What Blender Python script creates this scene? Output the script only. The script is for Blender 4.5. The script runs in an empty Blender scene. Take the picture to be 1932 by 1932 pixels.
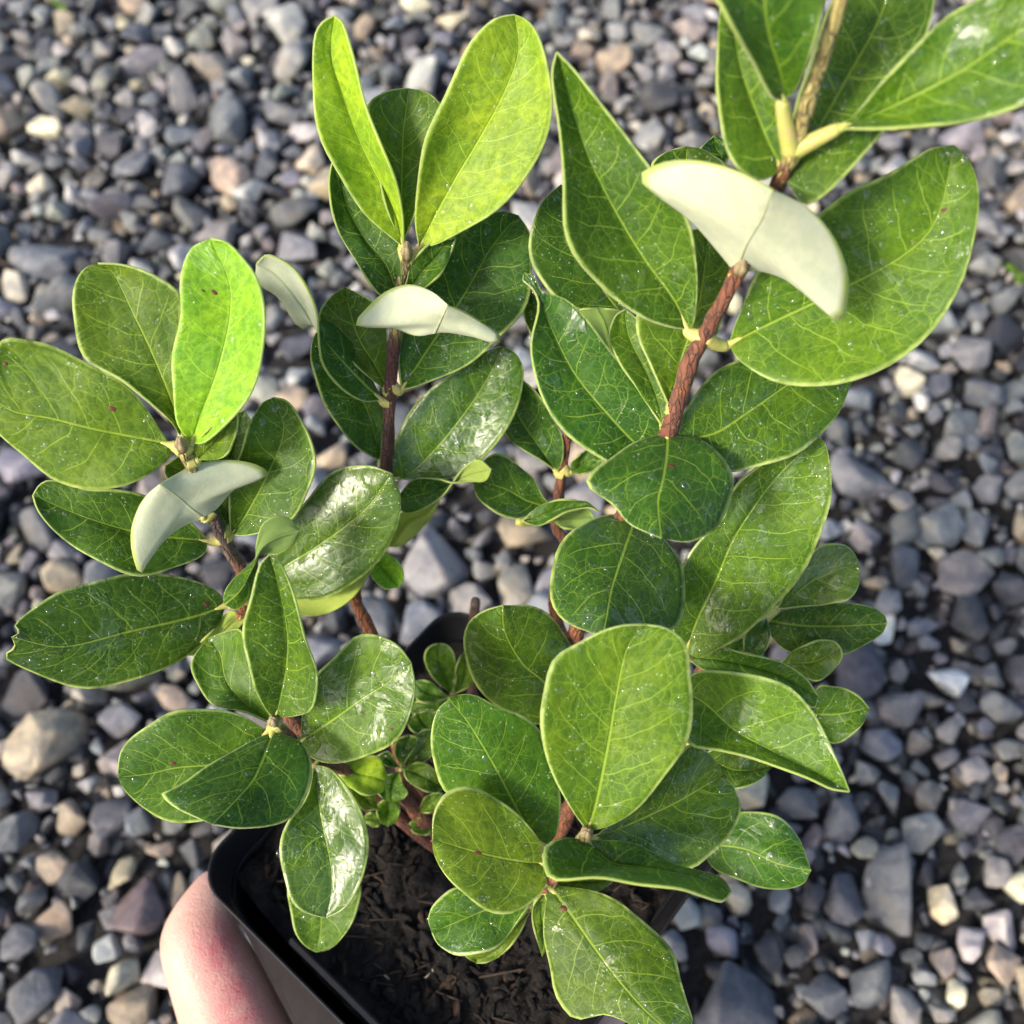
import bpy, bmesh, math, random
import numpy as np
from mathutils import Vector, Matrix, noise as mnoise

random.seed(11); rng = np.random.default_rng(11)
SC = bpy.context.scene
COL = SC.collection

# ------------------------------------------------------------------ camera
CAM_Z = 0.45
PITCH = math.radians(60)
FPX = 1938.0                                   # focal length in units of a 1932 px wide picture
cam_d = bpy.data.cameras.new("camera"); cam = bpy.data.objects.new("camera", cam_d); COL.objects.link(cam)
cam.location = (0, 0, CAM_Z); cam.rotation_euler = (math.radians(90) - PITCH, 0, 0)
cam_d.sensor_width = 36; cam_d.lens = 36 * FPX / 1932; cam_d.clip_start = 0.01; cam_d.clip_end = 50
cam_d.dof.use_dof = True; cam_d.dof.focus_distance = 0.208; cam_d.dof.aperture_fstop = cam_d.lens / 2.3
SC.camera = cam

# ------------------------------------------------------------------ sky, sun, exposure
SUN_AZ = Vector((-0.9, -0.62, 0)).normalized(); SUN_EL = math.radians(36)
world = bpy.data.worlds.new("World"); SC.world = world; world.use_nodes = True
wn = world.node_tree; wn.nodes.clear()
sky = wn.nodes.new("ShaderNodeTexSky"); sky.sky_type = 'NISHITA'; sky.sun_disc = False
sky.sun_elevation = SUN_EL; sky.sun_rotation = math.atan2(SUN_AZ.x, SUN_AZ.y); sky.dust_density = 3.0; sky.air_density = 1.0
bg = wn.nodes.new("ShaderNodeBackground"); bg.inputs[1].default_value = 0.15
wo = wn.nodes.new("ShaderNodeOutputWorld")
wn.links.new(sky.outputs[0], bg.inputs[0]); wn.links.new(bg.outputs[0], wo.inputs[0])
sun_d = bpy.data.lights.new("sun", 'SUN'); sun_d.energy = 2.6; sun_d.angle = math.radians(11); sun_d.color = (1, .92, .77)
sun = bpy.data.objects.new("sun", sun_d); COL.objects.link(sun)
sdir = Vector((SUN_AZ.x * math.cos(SUN_EL), SUN_AZ.y * math.cos(SUN_EL), math.sin(SUN_EL)))
sun.rotation_euler = sdir.to_track_quat('Z', 'Y').to_euler(); sun.location = sdir * 3
SC.view_settings.view_transform = 'Standard'; SC.view_settings.look = 'None'
SC.view_settings.exposure = 0.88; SC.view_settings.gamma = 1
SC.render.engine = 'CYCLES'; SC.cycles.max_bounces = 10; SC.cycles.transmission_bounces = 8

# ------------------------------------------------------------------ pixel helpers
CAMP = np.array([0, 0, CAM_Z]); FW = np.array([0, math.cos(PITCH), -math.sin(PITCH)])
RT = np.array([1., 0, 0]); UP = np.array([0, math.sin(PITCH), math.cos(PITCH)])
def P(px, py, w):
    return CAMP + w * (FW + (px - 966) / FPX * RT + (966 - py) / FPX * UP)
def PZ(px, py, z):
    d = FW + (px - 966) / FPX * RT + (966 - py) / FPX * UP
    return CAMP + d * ((z - CAM_Z) / d[2])
ZOOM = {'D': (0, 0, 1), 1: (528.3, 0, .3125), 2: (981.1, 0, .4922), 3: (0, 422.6, .3906), 4: (528.3, 452.8, .3125),
        5: (981.1, 754.7, .3906), 6: (150.9, 981.1, .3906), 7: (679.2, 1132, .414), 8: (226.4, 1433.9, .3125), 9: (679.2, 1056.6, .2734)}
def zc(tag, pts):
    ox, oy, s = ZOOM[tag]
    return [(ox + x * s, oy + y * s) for x, y in pts]

# ------------------------------------------------------------------ material helpers
class NT:
    def __init__(self, name):
        self.m = bpy.data.materials.new(name); self.m.use_nodes = True
        self.t = self.m.node_tree; self.t.nodes.clear()
        self.out = self.t.nodes.new("ShaderNodeOutputMaterial")
    def n(self, kind, **kw):
        x = self.t.nodes.new(kind)
        for k, v in kw.items(): setattr(x, k, v)
        return x
    def l(self, a, b): self.t.links.new(a, b)
    def val(self, sock, v):
        if isinstance(v, (int, float, tuple, list)): sock.default_value = v
        else: self.l(v, sock)
    def math(self, op, a, b=None, c=None, clamp=False):
        x = self.n("ShaderNodeMath", operation=op); x.use_clamp = clamp
        self.val(x.inputs[0], a)
        if b is not None: self.val(x.inputs[1], b)
        if c is not None: self.val(x.inputs[2], c)
        return x.outputs[0]
    def mix(self, f, a, b, blend='MIX'):
        x = self.n("ShaderNodeMix", data_type='RGBA', blend_type=blend)
        self.val(x.inputs[0], f); self.val(x.inputs[6], a); self.val(x.inputs[7], b)
        return x.outputs[2]
    def ramp(self, f, a, b, ca=0.0, cb=1.0):                 # smooth step a..b -> ca..cb
        x = self.n("ShaderNodeMapRange", interpolation_type='SMOOTHSTEP')
        self.val(x.inputs[0], f)
        for i, v in zip((1, 2, 3, 4), (a, b, ca, cb)): self.val(x.inputs[i], v)
        return x.outputs[0]
    def noise(self, vec, scale, detail=2, rough=.5, dist=0):
        x = self.n("ShaderNodeTexNoise"); self.l(vec, x.inputs['Vector'])
        x.inputs['Scale'].default_value = scale; x.inputs['Detail'].default_value = detail
        x.inputs['Roughness'].default_value = rough; x.inputs['Distortion'].default_value = dist
        return x
    def voro(self, vec, scale, feature='F1', dim='3D'):
        x = self.n("ShaderNodeTexVoronoi", feature=feature, voronoi_dimensions=dim); self.l(vec, x.inputs['Vector'])
        x.inputs['Scale'].default_value = scale
        return x
    def bump(self, h, dist, strength=1.0):
        x = self.n("ShaderNodeBump"); self.l(h, x.inputs['Height']); x.inputs['Distance'].default_value = dist
        x.inputs['Strength'].default_value = strength
        return x.outputs[0]
    def bsdf(self, **kw):
        x = self.n("ShaderNodeBsdfPrincipled")
        for k, v in kw.items(): self.val(x.inputs[k], v)
        return x
    def surf(self, s): self.l(s, self.out.inputs[0])

def leaf_vec(t):
    """physical leaf coordinates in cm, shifted per leaf"""
    uv = t.n("ShaderNodeUVMap", uv_map="phys"); oi = t.n("ShaderNodeObjectInfo")
    off = t.n("ShaderNodeVectorMath", operation='SCALE'); off.inputs[0].default_value = (37, 61, 13)
    t.l(oi.outputs['Random'], off.inputs['Scale'])
    add = t.n("ShaderNodeVectorMath", operation='ADD'); t.l(uv.outputs[0], add.inputs[0]); t.l(off.outputs[0], add.inputs[1])
    uvn = t.n("ShaderNodeUVMap", uv_map="unit")
    return uv.outputs[0], add.outputs[0], uvn.outputs[0], oi

def vein_mask(t, phys, rnd, unit):
    sx = t.n("ShaderNodeSeparateXYZ"); t.l(phys, sx.inputs[0]); p, q = sx.outputs[0], sx.outputs[1]
    su = t.n("ShaderNodeSeparateXYZ"); t.l(unit, su.inputs[0]); v = su.outputs[1]
    au = t.math('ABSOLUTE', t.math('MULTIPLY_ADD', su.outputs[0], 2.0, -1.0))
    ap = t.math('ABSOLUTE', p)
    nz = t.noise(rnd, 1.1, 2).outputs[0]
    wmid = t.math('MULTIPLY_ADD', v, -0.030, 0.043)
    mid = t.ramp(t.math('DIVIDE', ap, wmid), 0.45, 1.25, 1, 0)
    side = t.math('MULTIPLY', t.math('SIGN', p), 0.14)
    # secondary veins run obliquely and arch towards the tip near the margin
    s = t.math('SUBTRACT', q, t.math('MULTIPLY', ap, 0.55))
    s = t.math('SUBTRACT', s, t.math('MULTIPLY', t.math('POWER', au, 3.0), 0.22))
    s = t.math('ADD', t.math('ADD', s, side), t.math('MULTIPLY', nz, 0.42))
    fr = t.math('ABSOLUTE', t.math('SUBTRACT', t.math('FRACT', t.math('DIVIDE', s, 0.62)), 0.5))
    sec = t.ramp(fr, 0.006, 0.026, 1, 0)
    sec = t.math('MULTIPLY', sec, t.ramp(au, 0.66, 0.90, 1, 0))
    wv = t.n("ShaderNodeVectorMath", operation='ADD'); t.l(rnd, wv.inputs[0])
    nn = t.noise(rnd, 4.0, 2); sc = t.n("ShaderNodeVectorMath", operation='SCALE'); t.l(nn.outputs[1], sc.inputs[0]); sc.inputs['Scale'].default_value = 0.16
    t.l(sc.outputs[0], wv.inputs[1])
    v1 = t.voro(wv.outputs[0], 2.1, 'DISTANCE_TO_EDGE', '2D'); ter = t.ramp(v1.outputs['Distance'], 0.005, 0.026, 1, 0)
    v2 = t.voro(wv.outputs[0], 5.6, 'DISTANCE_TO_EDGE', '2D'); fin = t.ramp(v2.outputs['Distance'], 0.012, 0.06, 1, 0)
    brk = t.ramp(t.noise(rnd, 1.7, 1).outputs[0], 0.30, 0.6, .25, 1)
    m = t.math('MAXIMUM', mid, t.math('MULTIPLY', sec, 0.95))
    m = t.math('MAXIMUM', m, t.math('MULTIPLY', t.math('MULTIPLY', ter, 0.58), brk))
    m = t.math('MAXIMUM', m, t.math('MULTIPLY', t.math('MULTIPLY', fin, 0.38), brk))
    return m, mid, au, v1, v2

def mat_leaf_top():
    t = NT("leaf_upper_side")
    phys, rnd, unit, oi = leaf_vec(t)
    m, mid, au, v1, v2 = vein_mask(t, phys, rnd, unit)
    base = oi.outputs['Color']
    blot = t.noise(rnd, 0.9, 3, .6).outputs[0]
    c = t.mix(t.ramp(blot, .35, .7), base, t.mix(1.0, base, (1.7, 1.35, 1.0, 1), 'MULTIPLY'))
    mott = t.noise(rnd, 7, 4, .7).outputs[0]
    c = t.mix(t.ramp(mott, .35, .7), t.mix(1.0, c, (.72, .78, .8, 1), 'MULTIPLY'), t.mix(1.0, c, (1.25, 1.18, 1.1, 1), 'MULTIPLY'))
    yel = t.ramp(t.noise(rnd, 0.75, 2).outputs[0], .66, .74)
    c = t.mix(t.math('MULTIPLY', yel, .35), c, t.mix(1.0, base, (2.6, 1.9, .9, 1), 'MULTIPLY'))
    vc = t.mix(1.0, t.mix(.5, base, (.22, .34, .05, 1)), (2.1, 1.75, 1.5, 1), 'MULTIPLY')
    c = t.mix(t.math('MULTIPLY', m, .80), c, vc)
    c = t.mix(t.math('MULTIPLY', t.ramp(au, .93, .985, 0, .85), t.ramp(t.noise(rnd, 3.5, 3).outputs[0], .3, .62, .35, 1)), c, (.55, .66, .20, 1))
    # pale flecks of dried spray and shed hairs
    fl = t.voro(rnd, 13, 'F1', '2D'); _u = 0
    sepc = t.n("ShaderNodeSeparateColor"); t.l(fl.outputs['Color'], sepc.inputs[0])
    fleck = t.math('MULTIPLY', t.ramp(t.math('DIVIDE', fl.outputs['Distance'], t.math('MULTIPLY_ADD', sepc.outputs[1], 1.3, .35)), .10, .24, 1, 0), t.math('GREATER_THAN', sepc.outputs[0], .83))
    fleck = t.math('MULTIPLY', fleck, t.ramp(t.noise(rnd, 1.3, 2).outputs[0], .42, .6))
    c = t.mix(t.math('MULTIPLY', fleck, .42), c, (.55, .68, .48, 1))
    # wet film: irregular smooth patches, the rest satin
    wetn = t.noise(rnd, 1.35, 4, .62, .6).outputs[0]
    thr = t.math('MULTIPLY_ADD', oi.outputs['Alpha'], -0.30, 0.70)
    wet = t.ramp(wetn, thr, t.math('ADD', thr, .06))
    rough = t.math('SUBTRACT', t.math('MULTIPLY_ADD', t.noise(rnd, 5, 2).outputs[0], .22, .42), t.math('MULTIPLY', wet, .19))
    puck = t.math('MULTIPLY', t.ramp(v1.outputs['Distance'], 0, .28), .5)
    h = t.math('ADD', t.math('ADD', puck, t.math('MULTIPLY', t.ramp(v2.outputs['Distance'], 0, .3), .16)), t.math('MULTIPLY', mid, -1.0))
    h = t.math('ADD', h, t.math('MULTIPLY', t.noise(rnd, 16, 2).outputs[0], .05))
    film = t.noise(rnd, 3.2, 2, .5, .8).outputs[0]
    h = t.math('ADD', h, t.math('MULTIPLY', wet, t.math('MULTIPLY_ADD', film, .6, .3)))
    h = t.math('ADD', h, t.math('MULTIPLY', fleck, .4))
    nrm = t.bump(h, 0.00018, .8)
    b = t.bsdf(**{'Base Color': c, 'Roughness': rough, 'Specular IOR Level': t.math('MULTIPLY_ADD', wet, .55, .34), 'Normal': nrm, 'Sheen Weight': .08, 'Sheen Roughness': .5, 'Sheen Tint': (.9, 1, .8, 1)})
    tr = t.n("ShaderNodeBsdfTranslucent"); t.l(t.mix(1.0, c, (1.8, 2.0, .6, 1), 'MULTIPLY'), tr.inputs[0]); t.l(nrm, tr.inputs['Normal'])
    mx = t.n("ShaderNodeMixShader"); mx.inputs[0].default_value = .34; t.l(b.outputs[0], mx.inputs[1]); t.l(tr.outputs[0], mx.inputs[2])
    t.surf(mx.outputs[0]); return t.m

def mat_leaf_under(name, ucol):
    t = NT(name)
    phys, rnd, unit, oi = leaf_vec(t)
    m, mid, au, v1, v2 = vein_mask(t, phys, rnd, unit)
    c = t.mix(.16, ucol, oi.outputs['Color'])
    c = t.mix(t.math('MULTIPLY', t.math('MAXIMUM', mid, t.math('MULTIPLY', m, .7)), .6), c, t.mix(1, ucol, (.9, .95, .6, 1), 'MULTIPLY'))
    c = t.mix(t.ramp(au, .90, .97, 0, .95), c, (.52, .62, .10, 1))
    c = t.mix(t.ramp(t.noise(rnd, 3, 4, .65).outputs[0], .35, .7, 0, .55), c, t.mix(1, ucol, (.62, .68, .66, 1), 'MULTIPLY'))
    nrm = t.bump(t.math('ADD', t.math('ADD', t.math('MULTIPLY', mid, 1.2), t.math('MULTIPLY', m, .12)), t.math('MULTIPLY', t.noise(rnd, 60, 2).outputs[0], .4)), .00028, .8)
    b = t.bsdf(**{'Base Color': c, 'Roughness': .8, 'Specular IOR Level': .2, 'Sheen Weight': .25, 'Normal': nrm})
    tr = t.n("ShaderNodeBsdfTranslucent"); t.l(t.mix(1.0, c, (.95, 1.0, .55, 1), 'MULTIPLY'), tr.inputs[0])
    mx = t.n("ShaderNodeMixShader"); mx.inputs[0].default_value = .36; t.l(b.outputs[0], mx.inputs[1]); t.l(tr.outputs[0], mx.inputs[2])
    t.surf(mx.outputs[0]); return t.m

def mat_simple(name, col, rough, spec=.5, nscale=300, bumpd=.0003, var=.35, col2=None, trans=0):
    t = NT(name); g = t.n("ShaderNodeNewGeometry").outputs['Position']
    n1 = t.noise(g, nscale, 4, .6).outputs[0]
    c = t.mix(t.ramp(n1, .35, .7), tuple(col) + (1,), tuple(col2 or [x * (1 - var) for x in col]) + (1,))
    b = t.bsdf(**{'Base Color': c, 'Roughness': rough, 'Specular IOR Level': spec, 'Normal': t.bump(n1, bumpd, .6)})
    t.surf(b.outputs[0]); return t.m

def mat_rim():
    t = NT("leaf_margin"); oi = t.n("ShaderNodeObjectInfo")
    c = t.mix(.3, (.60, .70, .18, 1), oi.outputs['Color'])
    b = t.bsdf(**{'Base Color': c, 'Roughness': .65, 'Sheen Weight': .4})
    tr = t.n("ShaderNodeBsdfTranslucent"); t.l(c, tr.inputs[0])
    mx = t.n("ShaderNodeMixShader"); mx.inputs[0].default_value = .4; t.l(b.outputs[0], mx.inputs[1]); t.l(tr.outputs[0], mx.inputs[2])
    t.surf(mx.outputs[0]); return t.m

def mat_stem():
    t = NT("stem_bark"); a = t.n("ShaderNodeVertexColor", layer_name="col")
    g = t.n("ShaderNodeNewGeometry").outputs['Position']
    mp = t.n("ShaderNodeMapping"); t.l(g, mp.inputs[0]); mp.inputs['Scale'].default_value = (1, .3, .25)
    n1 = t.noise(mp.outputs[0], 900, 4, .65).outputs[0]; n2 = t.noise(g, 260, 3).outputs[0]
    c = t.mix(t.ramp(n1, .40, .68, 0, .8), a.outputs[0], t.mix(1, a.outputs[0], (.5, .42, .40, 1), 'MULTIPLY'))
    c = t.mix(t.ramp(n2, .55, .75, 0, .6), c, t.mix(1, a.outputs[0], (1.7, 1.6, 1.1, 1), 'MULTIPLY'))
    wv = t.n("ShaderNodeVectorMath", operation='ADD'); t.l(mp.outputs[0], wv.inputs[0])
    sc = t.n("ShaderNodeVectorMath", operation='SCALE'); t.l(t.noise(g, 500, 2).outputs[1], sc.inputs[0]); sc.inputs['Scale'].default_value = .0012; t.l(sc.outputs[0], wv.inputs[1])
    crk = t.ramp(t.voro(wv.outputs[0], 900, 'DISTANCE_TO_EDGE').outputs['Distance'], .02, .14, 1, 0)
    c = t.mix(t.math('MULTIPLY', crk, .6), c, (.045, .018, .010, 1))
    hh = t.math('SUBTRACT', n1, t.math('MULTIPLY', crk, .8))
    b = t.bsdf(**{'Base Color': c, 'Roughness': .65, 'Sheen Weight': .1, 'Normal': t.bump(hh, .0006, .9)})
    t.surf(b.outputs[0]); return t.m

def mat_stone(name, attr):
    t = NT(name)
    if attr: src = t.n("ShaderNodeVertexColor", layer_name="col").outputs[0]
    else: src = t.n("ShaderNodeObjectInfo").outputs['Color']
    g = t.n("ShaderNodeNewGeometry").outputs['Position']
    n1 = t.noise(g, 130, 5, .62, .4).outputs[0]; n2 = t.noise(g, 1100, 3, .6).outputs[0]; n3 = t.noise(g, 55, 2).outputs[0]
    c = t.mix(t.ramp(n1, .36, .66), t.mix(1, src, (.66, .68, .74, 1), 'MULTIPLY'), t.mix(1, src, (1.28, 1.24, 1.18, 1), 'MULTIPLY'))
    c = t.mix(t.ramp(n3, .56, .68, 0, .5), c, t.mix(1, src, (1.3, 1.12, .9, 1), 'MULTIPLY'))
    c = t.mix(t.ramp(n2, .6, .75, 0, .5), c, t.mix(1, src, (1.6, 1.6, 1.55, 1), 'MULTIPLY'))
    h = t.math('ADD', t.math('MULTIPLY', n1, 1.0), t.math('MULTIPLY', n2, .25))
    b = t.bsdf(**{'Base Color': c, 'Roughness': t.math('MULTIPLY_ADD', n3, .3, .5), 'Specular IOR Level': .4, 'Normal': t.bump(h, .0022, .8)})
    t.surf(b.outputs[0]); return t.m

def mat_water():
    t = NT("water")
    lw = t.n("ShaderNodeLayerWeight"); fr = t.n("ShaderNodeMath", operation='MULTIPLY_ADD')
    t.l(t.math('POWER', lw.outputs['Facing'], 3.0), fr.inputs[0]); fr.inputs[1].default_value = .5; fr.inputs[2].default_value = .05
    tp = t.n("ShaderNodeBsdfTransparent"); gl = t.n("ShaderNodeBsdfGlossy"); gl.inputs['Roughness'].default_value = .06
    mx = t.n("ShaderNodeMixShader"); t.l(fr.outputs[0], mx.inputs[0]); t.l(tp.outputs[0], mx.inputs[1]); t.l(gl.outputs[0], mx.inputs[2])
    t.surf(mx.outputs[0]); return t.m

def mat_skin():
    t = NT("skin"); g = t.n("ShaderNodeNewGeometry").outputs['Position']
    red = t.n("ShaderNodeVertexColor", layer_name="flush").outputs[0]
    n1 = t.noise(g, 90, 3).outputs[0]; n2 = t.noise(g, 700, 3, .6).outputs[0]
    wrk = t.voro(g, 1100, 'DISTANCE_TO_EDGE').outputs['Distance']
    c = t.mix(t.ramp(n1, .35, .7), (.66, .42, .33, 1), (.62, .34, .27, 1))
    sep = t.n("ShaderNodeSeparateColor"); t.l(red, sep.inputs[0])
    blot = t.ramp(t.noise(g, 160, 4, .65).outputs[0], .32, .66, .55, 1.25)
    c = t.mix(t.math('MULTIPLY', sep.outputs[0], blot, clamp=True), c, (.58, .17, .18, 1))
    h = t.math('ADD', t.math('MULTIPLY', t.ramp(wrk, 0, .12), .5), n2)
    b = t.bsdf(**{'Base Color': c, 'Roughness': .5, 'Subsurface Weight': .25, 'Subsurface Radius': (.008, .003, .0015), 'Subsurface Scale': .5, 'Normal': t.bump(h, .0004, .5)})
    t.surf(b.outputs[0]); return t.m

def mat_soil(name):
    t = NT(name); g = t.n("ShaderNodeNewGeometry").outputs['Position']
    n1 = t.noise(g, 350, 5, .7).outputs[0]; n2 = t.noise(g, 110, 3).outputs[0]
    c = t.mix(t.ramp(n1, .4, .65), (.005, .0038, .003, 1), (.017, .012, .009, 1))
    c = t.mix(t.ramp(n2, .6, .75, 0, .6), c, (.032, .020, .013, 1))
    b = t.bsdf(**{'Base Color': c, 'Roughness': .8, 'Specular IOR Level': .35, 'Normal': t.bump(n1, .002, 1)})
    t.surf(b.outputs[0]); return t.m

def mat_pot():
    t = NT("black_plastic"); g = t.n("ShaderNodeNewGeometry").outputs['Position']
    n1 = t.noise(g, 240, 4, .6).outputs[0]; n2 = t.noise(g, 60, 3).outputs[0]
    c = t.mix(t.ramp(n2, .55, .75, 0, .5), (.012, .012, .014, 1), (.030, .024, .020, 1))
    b = t.bsdf(**{'Base Color': c, 'Roughness': t.math('MULTIPLY_ADD', n1, .3, .34), 'Specular IOR Level': .22, 'Normal': t.bump(n1, .0002, .4)})
    t.surf(b.outputs[0]); return t.m

M_TOP, M_UND, M_RIM, M_STEM = mat_leaf_top(), mat_leaf_under('leaf_under_side', (.80, .83, .62, 1)), mat_rim(), mat_stem()
M_UND2 = mat_leaf_under('leaf_under_side_green', (.26, .38, .10, 1)); M_UND3 = mat_leaf_under('leaf_under_side_lime', (.46, .58, .12, 1))
M_PET = mat_simple("petiole_skin", (.42, .44, .10), .5, nscale=500, col2=(.50, .40, .14))
M_SPOT = mat_simple("brown_blemish", (.12, .03, .015), .6, nscale=900)
M_WATER, M_SKIN, M_POT = mat_water(), mat_skin(), mat_pot()
M_SOIL, M_DIRT = mat_soil("potting_mix"), mat_simple("dark_grit", (.035, .033, .033), .9, .2, 400, .002, .5)
M_BARK = mat_simple("bark_chip", (.050, .028, .018), .8, .3, 500, .0006, .6)
M_ROOT = mat_simple("root_fibre", (.055, .035, .024), .8, .3, 600)
M_STONE, M_GRAVEL = mat_stone("stone_surface", False), mat_stone("gravel_surface", True)
M_NAIL = mat_simple("finger_nail", (.68, .42, .36), .3, .5, 200, .0001, .1)

# ------------------------------------------------------------------ object helpers
def link(o, parent=None, kind=None, label=None, cat=None, group=None):
    COL.objects.link(o)
    if parent: o.parent = parent
    if kind: o["kind"] = kind
    if label: o["label"] = label
    if cat: o["category"] = cat
    if group: o["group"] = group
    return o
def mesh_np(name, V, F, mats, smooth=True, fm=None):
    me = bpy.data.meshes.new(name)
    me.from_pydata([tuple(map(float, v)) for v in V], [], [tuple(int(i) for i in f) for f in F])
    for m in (mats if isinstance(mats, (list, tuple)) else [mats]): me.materials.append(m)
    if smooth: me.polygons.foreach_set("use_smooth", [True] * len(me.polygons))
    if fm is not None: me.polygons.foreach_set("material_index", list(fm))
    me.update(); return me

# ================================================================== GROUND AND GRAVEL
gm = bmesh.new()
bmesh.ops.create_grid(gm, x_segments=60, y_segments=60, size=2.0)
for v in gm.verts: v.co.z = -0.004 + .003 * mnoise.noise(Vector((v.co.x * 20, v.co.y * 20, 0)))
me = bpy.data.meshes.new("ground"); gm.to_mesh(me); gm.free(); me.materials.append(M_DIRT)
ground = link(bpy.data.objects.new("ground", me), kind="structure")

def rock_proto(seed, npts, bevel, flat):
    r = random.Random(seed); bm = bmesh.new()
    sx, sy, sz = 1.0, r.uniform(.62, .95), r.uniform(*flat)
    for i in range(npts):
        while True:
            p = Vector((r.gauss(0, 1), r.gauss(0, 1), r.gauss(0, 1)))
            if p.length > .1: break
        p.normalize(); k = r.uniform(.74, 1.08)
        bm.verts.new((p.x * sx * k, p.y * sy * k, p.z * sz * k))
    res = bmesh.ops.convex_hull(bm, input=bm.verts)
    bmesh.ops.delete(bm, geom=list({g for g in res['geom_interior'] + res['geom_unused'] if isinstance(g, bmesh.types.BMVert)}), context='VERTS')
    bmesh.ops.dissolve_limit(bm, angle_limit=math.radians(14), verts=bm.verts, edges=bm.edges)
    if bevel: bmesh.ops.bevel(bm, geom=list(bm.edges), offset=bevel, segments=2 if bevel > .1 else 1, affect='EDGES', profile=.6, clamp_overlap=True)
    bmesh.ops.triangulate(bm, faces=bm.faces)
    for v in bm.verts: v.co *= 1 + .07 * mnoise.noise(v.co * 1.7 + Vector((seed, 0, 0)))
    bmesh.ops.recalc_face_normals(bm, faces=bm.faces)
    V = np.array([v.co[:] for v in bm.verts]); bm.verts.index_update()
    F = np.array([[v.index for v in f.verts] for f in bm.faces]); bm.free()
    V /= np.abs(V[:, :2]).max()
    return V, F
PROTO = [rock_proto(100 + i, random.Random(i).choice([10, 12, 14, 17]), random.Random(i).choice([.12, .15, .18]), (.5, .85)) for i in range(26)]
PLOW = [rock_proto(300 + i, 11, .07, (.5, .85)) for i in range(12)]
PMESH = [mesh_np("stone", V, F, M_STONE) for V, F in PROTO]

PAL = {'slate': (.118, .122, .134), 'blue': (.175, .182, .200), 'grey': (.205, .203, .203), 'tan': (.32, .262, .195), 'pink': (.235, .208, .195),
       'pale': (.37, .365, .352), 'cream': (.52, .47, .35), 'white': (.72, .71, .68), 'dark': (.062, .064, .072), 'plum': (.155, .130, .130), 'green': (.235, .240, .222)}
PKEYS = ['slate'] * 9 + ['blue'] * 8 + ['grey'] * 12 + ['tan'] * 3 + ['pink'] * 4 + ['pale'] * 5 + ['cream'] * 1 + ['dark'] * 6 + ['plum'] * 1 + ['green'] * 4
def stone_col(key=None):
    c = np.array(PAL[key or random.choice(PKEYS)]); return np.clip(c * random.uniform(.8, 1.22) * (1 + rng.normal(0, .03, 3)), .01, .9)

stones = []        # x, y, z, half size, yaw, colour, proto, fixed flag, elongation
FIX = [(85,1400,165,'tan'),(90,480,125,'blue'),(830,1060,140,'grey'),(975,1100,88,'pink'),(1625,900,125,'blue'),(1800,1275,72,'white'),
 (1672,1180,66,'white'),(1780,985,100,'grey'),(1680,1690,190,'slate'),(1395,1890,190,'slate'),(1840,660,85,'grey'),(1710,710,66,'cream'),
 (1745,742,42,'white'),(222,1850,85,'cream'),(292,1832,110,'pale'),(95,1742,80,'tan'),(300,1590,58,'tan'),(245,300,90,'blue'),(435,330,85,'tan'),
 (205,378,92,'slate'),(85,235,66,'cream'),(545,48,105,'pale'),(345,170,95,'grey'),(425,215,120,'blue'),(130,1545,75,'tan'),(272,1712,115,'plum'),
 (335,1680,70,'tan'),(1842,1762,95,'pale'),(1905,1748,80,'pale'),(1700,1330,100,'pink'),(1842,1442,66,'green'),(1740,1570,92,'grey'),(1642,1600,56,'cream'),
 (1662,1642,66,'pale'),(1395,1690,70,'cream'),(795,1170,95,'blue'),(560,645,85,'slate'),(1760,1500,78,'pink'),(325,1312,72,'tan'),(222,1440,100,'grey'),
 (208,1530,92,'slate'),(1700,1060,95,'slate'),(1850,990,92,'grey'),(1640,1000,66,'grey'),(1600,1690,85,'slate'),(1650,1845,105,'slate'),(1710,1900,90,'grey'),
 (1560,1870,92,'slate'),(1450,1780,95,'dark'),(1840,1540,78,'blue'),(1230,250,70,'grey'),(1110,60,46,'cream'),(1000,330,60,'tan'),(150,1660,85,'dark'),
 (60,1000,100,'slate'),(40,1300,95,'dark'),(110,1090,95,'tan'),(620,850,85,'tan'),(250,1900,110,'tan'),(1810,450,80,'blue'),(1900,560,70,'blue'),(1880,790,70,'pink'),
 (1750,1170,75,'blue'),(1860,1690,75,'dark'),(1790,1700,70,'cream'),(700,1000,60,'blue'),(560,700,60,'pale'),(470,350,66,'pale'),(650,170,60,'tan'),(720,90,50,'pink')]
class Grid:
    def __init__(s, c): s.c = c; s.d = {}
    def near(s, x, y, r):
        k = int(math.ceil((r + .034) / s.c)); i, j = int(x // s.c), int(y // s.c)
        for a in range(i - k, i + k + 1):
            for b in range(j - k, j + k + 1):
                for q in s.d.get((a, b), ()): yield q
    def add(s, x, y, r): s.d.setdefault((int(x // s.c), int(y // s.c)), []).append((x, y, r))
G = Grid(.02)
for (px, py, sz, key) in FIX:
    p = PZ(px, py, .008); w = np.dot(p - CAMP, FW); h = sz * w / FPX * .56
    stones.append([p[0], p[1], h * .30, h, random.uniform(0, 6.28), stone_col(key), random.randrange(26), True]); G.add(p[0], p[1], h * .9)
def fill(n, smin, smax, x0, x1, y0, y1, ov, zf, tag):
    for _ in range(n):
        x, y = random.uniform(x0, x1), random.uniform(y0, y1); h = smin * (smax / smin) ** (random.random() ** 1.3)
        if any((x - a) ** 2 + (y - b) ** 2 < (ov * (h + r)) ** 2 for a, b, r in G.near(x, y, h)): continue
        G.add(x, y, h); stones.append([x, y, h * zf + random.uniform(-.002, .003), h, random.uniform(0, 6.28), stone_col(), random.randrange(26), tag])
X0, X1, Y0, Y1 = -.62, .62, -.28, .95
fill(12000, .0110, .0185, X0, X1, Y0, Y1, .82, .30, False)
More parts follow.
